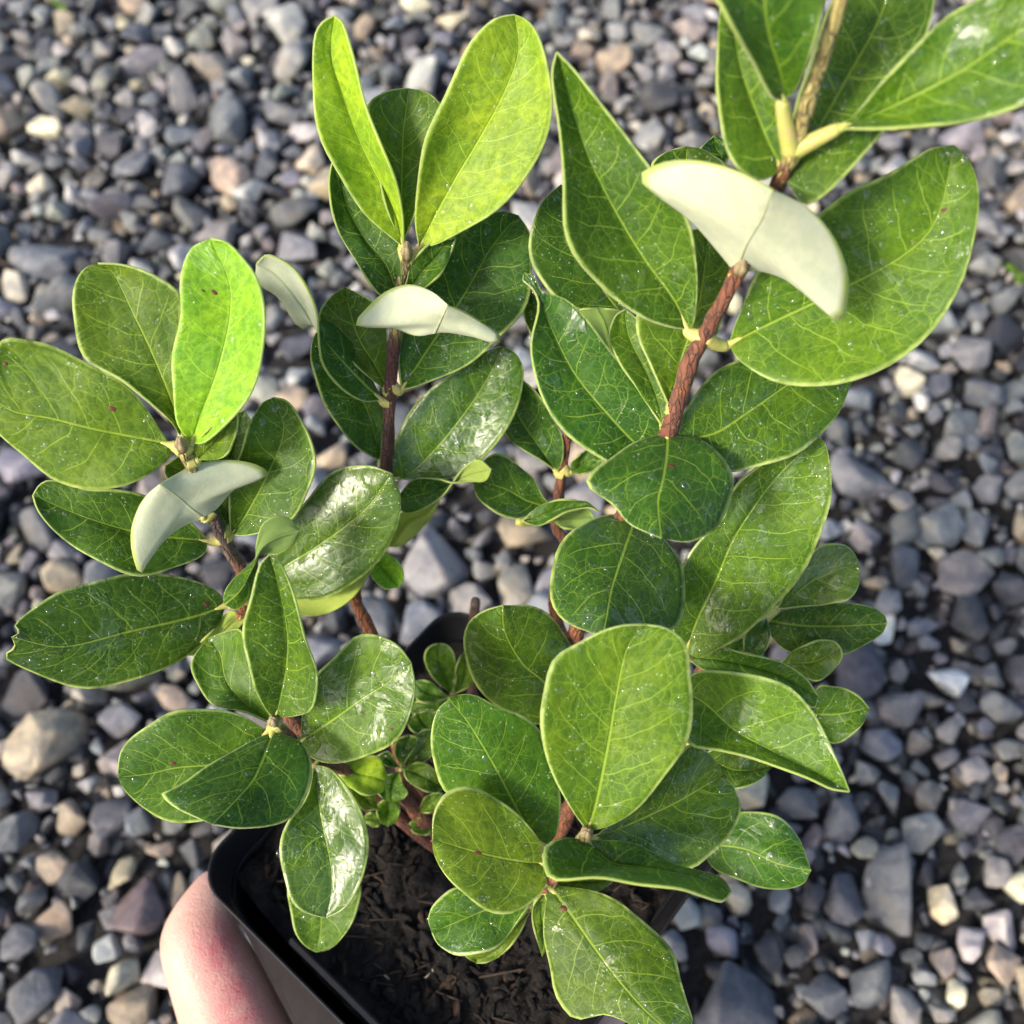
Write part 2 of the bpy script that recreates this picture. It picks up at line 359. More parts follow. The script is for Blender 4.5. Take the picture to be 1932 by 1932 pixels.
fill(22000, .0070, .0110, X0, X1, Y0, Y1, .74, .45, False)
fill(30000, .0042, .0070, X0, X1, Y0, Y1, .68, .60, False)
fill(20000, .0022, .0042, X0, X1, Y0, Y1, .66, .8, False)
upper = len(stones)
# a lower course of small stones fills the gaps
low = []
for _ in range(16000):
    h = random.uniform(.0030, .0085); low.append([random.uniform(X0, X1), random.uniform(Y0, Y1), random.uniform(-.006, -.002), h, random.uniform(0, 6.28), stone_col() * .5, random.randrange(12), False])  # stone colour darkened to paint in the shade of the gaps

def rot_mats(n, tilt):
    a = rng.normal(0, tilt, n); b = rng.normal(0, tilt, n)
    ca, sa, cb, sb = np.cos(a), np.sin(a), np.cos(b), np.sin(b); z, o = np.zeros(n), np.ones(n)
    Rx = np.stack([o, z, z, z, ca, -sa, z, sa, ca], 1).reshape(n, 3, 3); Ry = np.stack([cb, z, sb, z, o, z, -sb, z, cb], 1).reshape(n, 3, 3)
    return Rx @ Ry
def in_view(s):
    p = np.array([s[0], s[1], s[2]]) - CAMP; w = p @ FW; return w > 0 and abs(p @ RT / w) < .53 and abs(p @ UP / w) < .53
def px_size(s):
    p = np.array([s[0], s[1], s[2]]) - CAMP; w = p @ FW; return s[3] / w
order = sorted([i for i, s in enumerate(stones) if in_view(s)], key=lambda i: (not stones[i][7], -px_size(stones[i])))
single = set(order[:298])
RM = rot_mats(len(stones), .36)
for i in single:
    s = stones[i]; o = bpy.data.objects.new("stone", PMESH[s[6]])
    cz, sz = math.cos(s[4]), math.sin(s[4]); Rz = np.array([[cz, -sz, 0], [sz, cz, 0], [0, 0, 1]])
    R = Matrix((RM[i] @ Rz).tolist()).to_4x4()
    o.matrix_world = Matrix.Translation((s[0], s[1], s[2])) @ R @ Matrix.Diagonal((s[3], s[3], s[3], 1))
    o.color = tuple(s[5]) + (1,); link(o, ground)
def joined(name, lst, protos, RMs):
    VV, FF, CC = [], [], []; off = 0
    for s, rm in zip(lst, RMs):
        V, F = protos[s[6] % len(protos)]
        cz, sz = math.cos(s[4]), math.sin(s[4]); Rz = np.array([[cz, -sz, 0], [sz, cz, 0], [0, 0, 1]])
        VV.append((V * s[3]) @ (rm @ Rz).T + np.array([s[0], s[1], s[2]])); FF.append(F + off); off += len(V)
        CC.append(np.repeat([np.append(s[5], 1)], len(V), 0))
    V, F, C = np.concatenate(VV), np.concatenate(FF), np.concatenate(CC)
    me = bpy.data.meshes.new(name); me.vertices.add(len(V)); me.vertices.foreach_set("co", V.astype(np.float32).ravel())
    me.loops.add(F.size); me.loops.foreach_set("vertex_index", F.astype(np.int32).ravel())
    me.polygons.add(len(F)); me.polygons.foreach_set("loop_start", np.arange(0, F.size, 3, dtype=np.int32))
    me.polygons.foreach_set("use_smooth", np.ones(len(F), bool))
    me.update(calc_edges=True)
    a = me.color_attributes.new("col", 'FLOAT_COLOR', 'POINT'); a.data.foreach_set("color", C.astype(np.float32).ravel())
    me.materials.append(M_GRAVEL); return link(bpy.data.objects.new(name, me), ground, kind="stuff")
vis = [i for i in range(len(stones)) if i not in single and in_view(stones[i])]
hid = [i for i in range(len(stones)) if i not in single and not in_view(stones[i])]
joined("gravel", [stones[i] for i in vis], PROTO, [RM[i] for i in vis])
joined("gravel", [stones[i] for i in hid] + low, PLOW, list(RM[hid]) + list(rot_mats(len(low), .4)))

# ================================================================== POT
RIM_Z = CAM_Z - .267
PC = Vector((-.0108, .0562)); PYAW = math.radians(50); SIDE, CR, PH = .0985, .0115, .085
def rsq(side, r, n=8):
    h = side / 2 - r; pts = []
    for k, (cx, cy) in enumerate(((h, h), (-h, h), (-h, -h), (h, -h))):
        for i in range(n + 1):
            a = math.pi / 2 * (k + i / n); pts.append((cx + r * math.cos(a), cy + r * math.sin(a)))
        nx, ny = ((-h, h), (-h, -h), (h, -h), (h, h))[k]; ex, ey = pts[-1]; a = math.pi / 2 * (k + 1)
        sx, sy = nx + r * math.cos(a), ny + r * math.sin(a)
        pts += [(ex + (sx - ex) * q / 7, ey + (sy - ey) * q / 7) for q in range(1, 7)]
    return pts
def pot_pt(x, y, z):
    c, s = math.cos(PYAW), math.sin(PYAW); return Vector((x * c - y * s, x * s + y * c, z))
pot = bpy.data.objects.new("nursery_pot", None); pot.location = (PC.x, PC.y, RIM_Z - PH)
link(pot, label="square black plastic nursery pot held in the hand above the gravel", cat="pot")
def loft(name, prof, mat, parent, cap=False):
    """prof: list of (side, corner radius, z)"""
    V, F = [], []
    def press(x, y, z):
        if x > -.028: return x
        al = min(1.1, max(0, (SIDE / 2 - y - .004) / .052))
        dz = min(1, max(0, (PH - .001 - z) / .018)); dz = dz * dz * (3 - 2 * dz)
        return x - .0215 * al * dz * min(1, z / .03)
    for (sd, r, z) in prof:
        sd *= SIDE / .0945; r *= .85
        V += [tuple(pot_pt(press(x, y, z), y, z)) for x, y in rsq(sd, r)]
    n = len(V) // len(prof)
    for j in range(len(prof) - 1):
        for i in range(n): F.append((j * n + i, j * n + (i + 1) % n, (j + 1) * n + (i + 1) % n, (j + 1) * n + i))
    if cap: F.append(tuple(range(n))[::-1])
    o = bpy.data.objects.new(name, mesh_np(name, V, F, mat)); return link(o, parent)
loft("wall", [(.066, .009, .0), (.071, .0094, .018), (.076, .0098, .038), (.0815, .0101, .055), (.0872, .0105, PH - .012), (.0885, .0105, PH - .0115), (.0870, .0100, PH - .013), (.0800, .0097, .055), (.0745, .0095, .038), (.0695, .009, .018), (.0645, .008, .0015)], M_POT, pot, True)
loft("rim", [(.0880, .0105, PH - .013), (.0900, .0110, PH - .012), (.0928, .0112, PH - .004), (.0942, .0115, PH - .0012), (.0945, .0116, PH - .0003), (.0940, .0114, PH + .0004), (.0930, .0110, PH + .0001), (.0926, .0108, PH - .002), (.0882, .0104, PH - .0125)], M_POT, pot)
# moulded tag slot on the front-left rim
def box_np(a, b, w, t, h):
    a, b = Vector(a), Vector(b); d = (b - a).normalized(); n = Vector((-d.y, d.x, 0)); V = []
    for p in (a, b):
        for s in (-1, 1):
            for z in (0, h): V.append(tuple(p + n * s * w / 2 + Vector((0, 0, z))))
    return V, [(0, 1, 3, 2), (4, 6, 7, 5), (0, 4, 5, 1), (2, 3, 7, 6), (0, 2, 6, 4), (1, 5, 7, 3)]
def pl(along, inward, z):
    """point in pot space: along the front-left side from the left corner"""
    h = SIDE / 2; return pot_pt(-h + inward, h - along, z)
V, F = box_np(pl(.030, .0052, PH - .0045), pl(.088, .0052, PH - .0045), .0016, 0, .0042)
bmx = bmesh.new(); bv = [bmx.verts.new(v) for v in V]; [bmx.faces.new([bv[i] for i in f]) for f in F]
bmesh.ops.recalc_face_normals(bmx, faces=bmx.faces); bmesh.ops.bevel(bmx, geom=list(bmx.edges), offset=.0004, segments=2, affect='EDGES')
me = bpy.data.meshes.new("tag_slot"); bmx.to_mesh(me); bmx.free(); me.materials.append(M_POT); link(bpy.data.objects.new("tag_slot", me), pot)

# ------------------------------------------------------------------ soil
SOIL_Z = RIM_Z - .0125
N = 70; V, F = [], []; ins = .0925
for j in range(N + 1):
    for i in range(N + 1):
        x, y = (i / N - .5) * 2, (j / N - .5) * 2
        # squircle map keeps the sheet inside the rounded pot
        m_ = max(abs(x), abs(y)); r_ = math.hypot(x, y) or 1; k = (m_ / r_) * .16 + .84 * 1.0
        k = 1.0 if r_ <= 1 else 1 - (r_ - 1) * .16
        p = pot_pt(x * k * ins / 2, y * k * ins / 2, 0)
        hgt = .0034 * mnoise.noise(Vector((p.x * 70, p.y * 70, 1))) + .0024 * mnoise.noise(Vector((p.x * 210, p.y * 210, 5))) + .0010 * mnoise.noise(Vector((p.x * 600, p.y * 600, 9)))
        V.append((PC.x + p.x, PC.y + p.y, SOIL_Z + hgt))
for j in range(N):
    for i in range(N): a = j * (N + 1) + i; F.append((a, a + 1, a + N + 2, a + N + 1))
soil = link(bpy.data.objects.new("potting_soil", mesh_np("potting_soil", V, F, M_SOIL)), kind="stuff", label="dark moist potting mix with bark bits filling the black pot", cat="soil")
def scatter_bits(name, n, smin, smax, mat, flat):
    VV, FF = [], []; off = 0
    for _ in range(n):
        Vp, Fp = PLOW[random.randrange(12)]; h = random.uniform(smin, smax)
        p = pot_pt(random.uniform(-.041, .041), random.uniform(-.041, .041), 0)
        R = np.array(Matrix.Rotation(random.uniform(0, 6), 3, 'Z') @ Matrix.Rotation(random.gauss(0, .5), 3, 'X'))
        VV.append((Vp * h * np.array([1, random.uniform(.3, .9), flat])) @ R.T + np.array([PC.x + p.x, PC.y + p.y, SOIL_Z + random.uniform(-.0005, .0015)])); FF.append(Fp + off); off += len(Vp)
    return link(bpy.data.objects.new(name, mesh_np(name, np.concatenate(VV), np.concatenate(FF), mat)), soil, kind="stuff")
scatter_bits("soil_crumbs", 1500, .0006, .0027, M_SOIL, .8)
scatter_bits("bark_chips", 110, .0008, .0028, M_BARK, .5)
scatter_bits("pale_grit", 26, .0005, .0012, mat_simple("pale_grit", (.45, .36, .24), .7), .8)

def tube(pts, rad, sides=8, cols=None, wob=0.0, cap=True):
    pts = [np.array(p, float) for p in pts]; n = len(pts); V, F, C = [], [], []
    t0 = pts[1] - pts[0]; t0 /= np.linalg.norm(t0); ref = np.cross(t0, [0.3, .2, .9]); ref /= np.linalg.norm(ref)
    for i in range(n):
        t = pts[min(i + 1, n - 1)] - pts[max(i - 1, 0)]; t /= (np.linalg.norm(t) + 1e-9)
        ref = ref - t * (ref @ t); ref /= np.linalg.norm(ref); b = np.cross(t, ref)
        for k in range(sides):
            a = 2 * math.pi * k / sides; r = rad[i] * (1 + wob * mnoise.noise(Vector(tuple(pts[i] * 400 + k))))
            V.append(pts[i] + r * (math.cos(a) * ref + math.sin(a) * b))
            if cols is not None: C.append(cols[i])
    for i in range(n - 1):
        for k in range(sides): F.append((i * sides + k, i * sides + (k + 1) % sides, (i + 1) * sides + (k + 1) % sides, (i + 1) * sides + k))
    if cap: F.append(tuple(range(sides))[::-1]); F.append(tuple((n - 1) * sides + k for k in range(sides)))
    return V, F, C
def cr(pts, per=8):
    """Catmull-Rom through points of any dimension"""
    p = [np.array(q, float) for q in pts]; p = [2 * p[0] - p[1]] + p + [2 * p[-1] - p[-2]]; out = []
    for i in range(1, len(p) - 2):
        for k in range(per):
            t = k / per; a, b, c, d = p[i - 1:i + 3]
            out.append(.5 * (2 * b + (c - a) * t + (2 * a - 5 * b + 4 * c - d) * t * t + (3 * b - a - 3 * c + d) * t ** 3))
    out.append(p[-2]); return np.array(out)

VV, FF = [], []; off = 0
for _ in range(60):
    p = pot_pt(random.uniform(-.038, .038), random.uniform(-.038, .038), 0); a = random.uniform(0, 6.28); L = random.uniform(.004, .011)
    q = [(PC.x + p.x + L * k / 4 * math.cos(a + .5 * k * random.uniform(-1, 1)), PC.y + p.y + L * k / 4 * math.sin(a), SOIL_Z + .0012 + random.uniform(0, .0012)) for k in range(5)]
    v, f, _c = tube(q, [random.uniform(.00012, .0003)] * 5, 5); VV += v; FF += [tuple(i + off for i in x) for x in f]; off += len(v)
link(bpy.data.objects.new("root_fibres", mesh_np("root_fibres", VV, FF, M_ROOT)), soil, kind="stuff")

# ================================================================== PLANT
plant = bpy.data.objects.new("feijoa_plant", None); PB = P(905, 1610, .272); plant.location = tuple(PB)
link(plant, label="young leafy shrub with wet oval green leaves growing in the black pot", cat="plant")
PINV = -PB
RED, BRN, GRB, YEL, ORG = (.19, .062, .026), (.115, .040, .024), (.12, .080, .058), (.40, .34, .11), (.28, .090, .030)
# px, py, depth, radius mm, colour
STEMS = [
 [(905,1615,.273,2.08,RED),(1010,1600,.266,1.84,RED),(1060,1560,.258,1.76,ORG),(1085,1480,.250,1.68,RED),(1092,1340,.242,1.68,RED),(1085,1200,.232,1.68,ORG),(1150,1020,.216,1.60,RED),(1225,890,.204,1.60,RED),(1262,812,.195,1.60,RED),(1300,690,.188,1.56,RED),(1320,650,.186,1.44,RED),(1388,522,.177,1.28,RED),(1440,420,.170,1.20,RED),(1478,325,.163,1.16,RED),(1495,295,.161,1.28,YEL),(1525,190,.155,1.08,YEL),(1570,50,.147,1.04,YEL),(1615,-90,.140,0.96,YEL)],
 [(1090,1270,.240,1.7,ORG),(1045,1140,.247,1.35,ORG),(1070,1040,.247,1.3,RED),(1048,990,.245,1.2,RED),(1055,930,.242,1.2,RED),(1066,848,.238,1.1,RED),(1075,790,.234,1.0,RED)],
 [(880,1615,.273,2.4,RED),(800,1545,.267,2.3,RED),(768,1480,.263,2.1,ORG),(735,1320,.256,1.7,ORG),(700,1195,.249,1.5,ORG),(668,1110,.244,1.45,ORG),(700,980,.236,1.4,RED),(728,880,.231,1.35,BRN),(735,760,.2255,1.35,BRN),(743,650,.219,1.25,BRN),(748,615,.217,1.3,YEL),(755,545,.214,1.2,YEL),(768,490,.211,1.0,YEL)],
 [(850,1620,.273,1.9,RED),(700,1500,.262,1.7,RED),(560,1370,.249,1.5,RED),(470,1220,.238,1.4,ORG),(455,1150,.233,1.35,ORG),(460,1085,.2285,1.4,ORG),(430,1035,.222,1.4,GRB),(398,965,.214,1.2,GRB),(365,890,.205,1.1,YEL),(345,850,.200,1.3,YEL)],
 [(860,1620,.272,1.8,RED),(770,1510,.262,1.7,RED),(690,1465,.246,1.3,RED),(640,1450,.234,1.2,RED),(585,1428,.222,1.1,BRN),(545,1390,.214,1.1,RED),(519,1368,.208,1.0,YEL)],
 [(915,1612,.272,2.0,RED),(1000,1660,.240,1.5,RED),(1030,1672,.222,1.4,ORG),(1045,1655,.212,1.3,ORG),(1085,1600,.198,1.2,YEL),(1105,1577,.191,1.1,YEL)],
 [(925,1605,.272,2.0,RED),(1080,1520,.262,1.6,RED),(1200,1420,.252,1.4,RED),(1290,1310,.244,1.3,RED),(1340,1240,.238,1.1,RED)],
 [(890,1600,.273,1.6,BRN),(890,1400,.274,1.4,BRN),(893,1200,.268,1.3,BRN),(897,1132,.262,1.25,GRB)],
 [(870,1600,.272,1.4,RED),(855,1400,.274,.9,RED),(855,1308,.273,.6,YEL)],
 [(868,1605,.272,1.4,RED),(800,1500,.262,.8,RED),(757,1450,.250,.6,ORG)],
 [(935,1605,.272,1.6,RED),(1080,1640,.258,1.3,RED),(1210,1610,.246,1.1,RED),(1320,1592,.238,.9,RED)],
]
stem_dense = []
for st in STEMS:
    d = cr([(a, b, c, r) + tuple(col) for a, b, c, r, col in st], 7)
    pts = [P(q[0], q[1], q[2]) + PINV for q in d]
    rad = [max(.3, q[3]) * .001 for q in d]
    for k in range(1, len(st) - 1):           # slight swelling at the nodes
        for j in (-1, 0, 1): rad[min(len(rad) - 1, k * 7 + j)] *= 1.12 if j == 0 else 1.06
    V, F, C = tube(pts, rad, 12, [tuple(np.clip(q[4:7], .01, 1)) + (1,) for q in d], .28)
    me = mesh_np("stem", V, F, M_STEM); a = me.color_attributes.new("col", 'FLOAT_COLOR', 'POINT'); a.data.foreach_set("color", np.array(C, np.float32).ravel())
    link(bpy.data.objects.new("stem", me), plant)
    stem_dense += [(q[0], q[1], q[2], P(q[0], q[1], q[2]), r) for q, r in zip(d, rad)]
SDpx = np.array([[s[0], s[1]] for s in stem_dense]); SDw = np.array([s[2] for s in stem_dense]); SDp = np.array([s[3] for s in stem_dense])

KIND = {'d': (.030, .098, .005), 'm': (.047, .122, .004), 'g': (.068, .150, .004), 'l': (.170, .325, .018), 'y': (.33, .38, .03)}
NU, NV = 18, 30
# tag, kind, wet, base, tip, A side, midrib, B side, depth base, depth tip, options
L = []
def lf(*a, **k): L.append((a, k))
# --- middle shoot, top pair
lf(1,'l',.1,(745,1490),(330,95),[(690,1450),(500,1280),(330,1010),(230,780),(195,550),(205,250),(250,140)],[(712,1330),(650,1180),(555,1000),(450,780),(370,550),(310,340)],[(745,1400),(738,1280),(700,1090),(600,850),(510,600),(440,330),(385,150)],.211,.190,ea=-2,eb=-4)
lf(1,'l',.15,(840,1500),(1415,88),[(815,1330),(830,1100),(880,850),(960,640),(1060,430),(1170,230),(1290,115)],[(900,1370),(1050,1100),(1250,760),(1380,500),(1440,300)],[(960,1470),(1150,1370),(1300,1270),(1470,1100),(1590,900),(1640,640),(1620,400),(1560,210),(1490,120)],.211,.188,ea=-3,eb=-2)
lf(1,'m',.2,(735,1480),(770,532),[(640,1250),(560,900),(525,650),(580,580),(660,545)],[(735,1100),(745,800),(768,620)],[(830,1250),(930,850),(980,660),(920,580),(850,545)],.217,.206,ea=-1,eb=-1)
lf(1,'d',.3,(715,1800),(350,900),[(590,1770),(430,1540),(330,1340),(295,1150),(308,1000)],[(640,1600),(500,1430),(390,1200)],[(735,1700),(720,1480),(600,1150),(450,950)],.2195,.211,ea=-1.5,eb=-1)
lf('D','d',.45,(757,735),(978,406),[(752,660),(775,570),(820,480),(880,425),(940,398)],[(800,670),(872,562),(928,466)],[(790,728),(870,695),(930,650),(985,590),(1003,520),(1001,445)],.226,.221,ea=-2,eb=-1.5)
lf('D','d',.2,(762,548),(860,450),[(780,490),(820,455)],[],[(800,545),(840,505)],.2155,.212,ea=-1,eb=-1)
lf(4,'g',.0,(930,560),(1015,395),[(820,575),(690,530),(530,525),(452,505),(530,420),(640,310),(780,270),(920,315)],[(960,500),(990,440)],[(1020,555),(1180,585),(1310,622),(1332,580),(1250,520),(1120,440)],.207,.196,ea=3,eb=2,under=1,nopet=1)
lf(3,'d',.35,(1840,850),(1240,190),[(1750,855),(1640,790),(1560,680),(1540,560),(1525,400),(1430,225),(1300,148)],[(1760,780),(1640,650),(1540,530),(1460,400),(1340,250)],[(1800,760),(1720,600),(1610,480),(1535,470),(1450,500),(1345,355),(1245,285)],.222,.203,ea=-3,eb=3)
lf(4,'m',.2,(640,900),(395,285),[(560,850),(400,700),(260,520),(240,430),(300,345)],[(570,750),(480,600),(415,400)],[(655,720),(640,520),(590,400),(530,350)],.2245,.220,ea=-1,eb=-1)
lf(4,'d',.35,(608,1340),(215,560),[(450,1240),(330,1100),(240,920),(190,750),(190,630)],[(580,1200),(530,1030),(380,780)],[(625,1100),(610,980),(520,830),(350,640)],.2325,.228,ea=-1.5,eb=-1)
lf(4,'m',1.0,(690,1440),(1330,640),[(675,1270),(760,1080),(900,900),(1050,800),(1210,690)],[(800,1400),(1000,1190),(1180,950),(1290,760)],[(900,1450),(1080,1420),(1240,1310),(1340,1190),(1440,980),(1475,800),(1420,680)],.236,.231,ea=-1.5,eb=-1)
lf(4,'d',.5,(680,1590),(1278,1385),[(800,1450),(950,1440),(1030,1465),(1130,1460),(1240,1455)],[(800,1550),(980,1500),(1140,1420)],[(760,1645),(870,1622),(970,1560),(1040,1470),(1110,1370),(1200,1325)],.233,.224,ea=-1,eb=-1,uc=2)
lf(4,'y',.0,(640,1850),(965,1565),[(720,1660),(850,1610)],[],[(730,1850),(830,1765),(910,1680)],.246,.243,under=1,uc=2)
lf('D','m',1.0,(475,1118),(738,893),[(515,1030),(565,960),(620,895),(690,878)],[(541,1067),(600,1030),(690,960)],[(757,940),(748,1000),(700,1075),(630,1122),(550,1132)],.2255,.209,ea=-1,eb=1)
lf('D','y',.0,(480,1135),(705,1070),[(560,1085),(640,1055)],[],[(545,1160),(605,1160),(662,1132)],.237,.234,under=1,uc=2)
lf('D','l',.2,(685,1040),(752,1108),[(697,1080),(722,1110)],[],[(720,1042),(752,1060),(762,1090)],.246,.246)
# --- left shoot
lf(3,'m',.4,(1115,1500),(1320,838),[(1105,1300),(1150,1130),(1200,980),(1260,870)],[(1180,1420),(1300,1200),(1370,1000)],[(1200,1505),(1330,1470),(1440,1390),(1520,1200),(1500,1040),(1440,920),(1385,855)],.2225,.210,ea=-1.5,eb=-1.5)
lf(3,'d',.2,(1100,1470),(1180,900),[(1000,1250),(1060,1020),(1120,930)],[],[(1190,1250),(1225,1000)],.2235,.217)
lf(3,'g',.1,(955,1140),(1142,895),[(945,1060),(1040,960)],[],[(1075,1130),(1130,1050),(1150,960)],.2025,.197,ea=-1)
lf(3,'m',.2,(1115,1490),(800,1165),[(1000,1450),(880,1330),(800,1220)],[(1085,1370),(1000,1240)],[(1115,1350),(1060,1150),(930,1090)],.2235,.214)
lf(3,'g',.15,(825,1068),(-85,790),[(790,1020),(700,880),(600,775),(450,680),(300,610),(150,568),(0,560)],[(700,1040),(450,990),(250,940),(50,900)],[(815,1130),(700,1220),(560,1278),(420,1285),(250,1222),(100,1110),(0,1020),(-70,920)],.2005,.192,ea=-1,eb=1.5,spots=[(530,898,1.1),(15,685,.8)])
lf(3,'g',.1,(880,1035),(470,190),[(800,930),(600,770),(440,670),(375,580),(348,420),(360,300),(405,220)],[(830,850),(740,630),(650,440),(550,240)],[(915,970),(880,700),(870,500),(872,340),(780,270),(680,220),(580,193)],.2005,.189,ea=-1.5,eb=-2)
lf(3,'l',.3,(925,1060),(1015,70),[(850,950),(833,750),(840,600),(868,430),(875,250),(920,120)],[(980,900),(1050,720),(1110,480),(1110,280)],[(1000,1050),(1130,930),(1225,790),(1270,640),(1278,450),(1245,270),(1175,165),(1095,88)],.199,.183,ea=-1,eb=-3,spots=[(1030,340,.9),(990,335,.5)])
lf(3,'g',.0,(985,1420),(775,1255),[(880,1460),(780,1540),(700,1650),(662,1690),(635,1500),(660,1390),(710,1310)],[(930,1380),(850,1310)],[(1050,1370),(1150,1265),(1300,1212),(1230,1165),(1100,1140),(950,1160),(850,1210)],.210,.196,ea=2,eb=2,under=1)
lf(3,'d',.25,(1005,1530),(158,1310),[(940,1460),(830,1370),(700,1310),(550,1285),(400,1275),(260,1238),(195,1255)],[(900,1520),(700,1500),(450,1430)],[(980,1600),(850,1660),(700,1698),(560,1670),(400,1590),(260,1480),(185,1390)],.2215,.206,ea=-1.5,eb=-1)
lf('D','d',.5,(425,1142),(22,1202),[(405,1112),(330,1085),(230,1085),(130,1110),(60,1150),(28,1178),(38,1192)],[(360,1165),(250,1190),(120,1220)],[(405,1190),(340,1245),(250,1285),(170,1298),(90,1280),(10,1242),(28,1222)],.226,.203,ea=1,eb=1.5,spots=[(387,1140,1.0)])
lf(3,'m',.2,(1445,1485),(1085,1840),[(1400,1425),(1330,1415),(1265,1455),(1240,1550),(1242,1650),(1228,1770),(1150,1862)],[(1350,1510),(1270,1560),(1225,1650),(1160,1770)],[(1420,1540),(1340,1600),(1265,1590),(1205,1650),(1125,1720),(1085,1780)],.205,.200,ea=1,eb=1,under=1,nopet=1,uc=1)
# --- lower left rosette
lf(6,'m',.5,(945,950),(915,168),[(900,920),(840,800),(800,650),(790,500),(830,350),(868,220)],[(970,850),(1000,680),(1000,520),(955,300)],[(1050,945),(1130,905),(1145,740),(1090,570),(1030,350),(970,210)],.207,.189,ea=-2.5,eb=-1.5)
lf(6,'g',.2,(930,985),(620,570),[(800,930),(640,890),(570,800),(540,680)],[(800,890),(710,780),(680,650)],[(890,820),(810,650),(780,530),(700,540)],.214,.219,ea=-1,eb=-1)
lf(6,'y',.0,(795,468),(505,655),[(720,440),(640,535),(560,605)],[],[(790,495),(690,595),(600,645)],.232,.228,under=1,uc=2)
lf(6,'m',.25,(905,1020),(182,1240),[(800,955),(680,915),(560,910),(420,940),(280,1020),(198,1120)],[(780,1130),(640,1180),(470,1195),(330,1225)],[(870,1150),(820,1300),(720,1400),(580,1462),(440,1457),(310,1390),(220,1310)],.212,.204,ea=-1,eb=.5,spots=[(465,1175,.8)])
lf(6,'d',.3,(930,1030),(640,1470),[(850,1060),(700,1140),(540,1240),(425,1308),(398,1330),(480,1400)],[(870,1190),(820,1280),(700,1410)],[(1000,1045),(1085,1090),(1118,1200),(1105,1320),(1040,1420),(930,1475),(780,1490)],.207,.186,ea=1,eb=1)
lf(6,'g',.7,(1070,1065),(1600,690),[(1075,930),(1105,800),(1160,720),(1270,620),(1340,562),(1430,553),(1530,600)],[(1200,980),(1370,860),(1480,790)],[(1618,800),(1600,930),(1550,1040),(1450,1110),(1300,1172),(1160,1165),(1090,1115)],.2155,.203,ea=-1,eb=-1,spots=[(1360,945,.6),(1490,1020,.6)])
lf(6,'m',.9,(1130,1180),(1185,1922),[(1095,1340),(1000,1460),(968,1580),(985,1740),(1030,1850),(1100,1900)],[(1150,1330),(1180,1500),(1215,1680),(1215,1800)],[(1220,1210),(1320,1330),(1380,1480),(1398,1600),(1350,1760),(1280,1875)],.224,.219,ea=-2,eb=-1.5)
lf(8,'m',.3,(1190,620),(1185,1158),[(1030,720),(1020,870),(1055,1030),(1110,1115)],[(1215,980)],[(1400,720),(1460,800),(1400,980),(1330,1090),(1265,1140)],.240,.242,pet=(1170,300))
lf(6,'l',.3,(1240,1200),(1490,1260),[(1320,1155),(1440,1145)],[],[(1290,1280),(1380,1330),(1455,1315)],.238,.243)
lf(6,'g',.0,(1260,1240),(1440,1395),[(1350,1290),(1420,1330)],[],[(1320,1340),(1370,1400)],.247,.252)
lf(9,'m',.4,(270,1432),(108,1360),[(190,1425),(130,1390)],[],[(230,1370),(190,1320)],.2495,.249)
lf(9,'m',.4,(285,1420),(335,1208),[(238,1330),(260,1240)],[],[(340,1350),(400,1240)],.2495,.246)
lf(9,'g',.8,(310,1425),(520,1170),[(340,1290),(420,1180)],[],[(430,1400),(540,1300)],.2515,.249)
lf(9,'m',.6,(300,1440),(575,1580),[(400,1395),(500,1430),(570,1510)],[],[(320,1510),(400,1575),(500,1605)],.250,.248)
lf(9,'m',.3,(270,1460),(225,1662),[(150,1505),(118,1590),(160,1650)],[],[(290,1530),(328,1610),(285,1655)],.2495,.249)
lf(9,'g',.2,(200,1640),(188,1838),[(120,1690),(128,1790)],[],[(270,1690),(258,1790)],.256,.257,pet=(290,1700))
lf(9,'m',.3,(160,1770),(30,1800),[(90,1740),(40,1760)],[],[(120,1840),(70,1830)],.259,.26)
lf(9,'m',.3,(490,1800),(338,1845),[(420,1775),(355,1800)],[],[(480,1890),(390,1892)],.258,.258)
lf(9,'g',.3,(400,1745),(570,1610),[(440,1650),(510,1605)],[],[(490,1740),(550,1680)],.259,.256)
lf(9,'m',.2,(630,925),(550,578),[(520,830),(448,720),(455,630),(500,588)],[],[(665,830),(660,720),(640,630),(600,588)],.272,.266,ea=-1,eb=-1)
lf(9,'g',.2,(650,925),(720,630),[(650,800),(685,680)],[],[(780,850),(780,720)],.272,.267,ea=-1)
lf(9,'d',.2,(605,948),(370,845),[(500,850),(420,828)],[],[(520,968),(400,975)],.272,.271)
lf(9,'d',.2,(600,958),(360,1060),[(480,985),(380,980)],[],[(540,1040),(440,1072)],.274,.276)
lf(9,'m',.2,(500,1200),(400,1055),[(370,1190),(330,1110)],[],[(540,1130),(490,1045)],.262,.26)
# --- centre and front right
lf(7,'m',.6,(900,560),(650,24),[(780,560),(670,520),(570,440),(500,320),(468,200),(490,110),(560,52)],[(850,390),(740,290),(660,150)],[(980,420),(975,250),(905,110),(790,30)],.236,.219,ea=1.5,eb=1.5)
lf(7,'m',.35,(848,1125),(405,452),[(700,1060),(540,960),(380,870),(335,720),(325,600),(350,505)],[(760,1030),(640,810),(550,650),(480,540)],[(900,1050),(912,900),(880,770),(830,610),(740,530),(620,480),(540,438),(470,430)],.2155,.205,ea=1,eb=1)
lf(7,'g',.3,(840,1200),(330,1085),[(820,1100),(740,1000),(640,910),(540,862),(440,858),(370,900),(335,980)],[(740,1190),(600,1165),(450,1125)],[(848,1290),(790,1370),(700,1428),(600,1420),(500,1360),(410,1280),(345,1170)],.2115,.200,ea=-1,eb=.5,spots=[(540,1150,1.2),(328,1095,.7)])
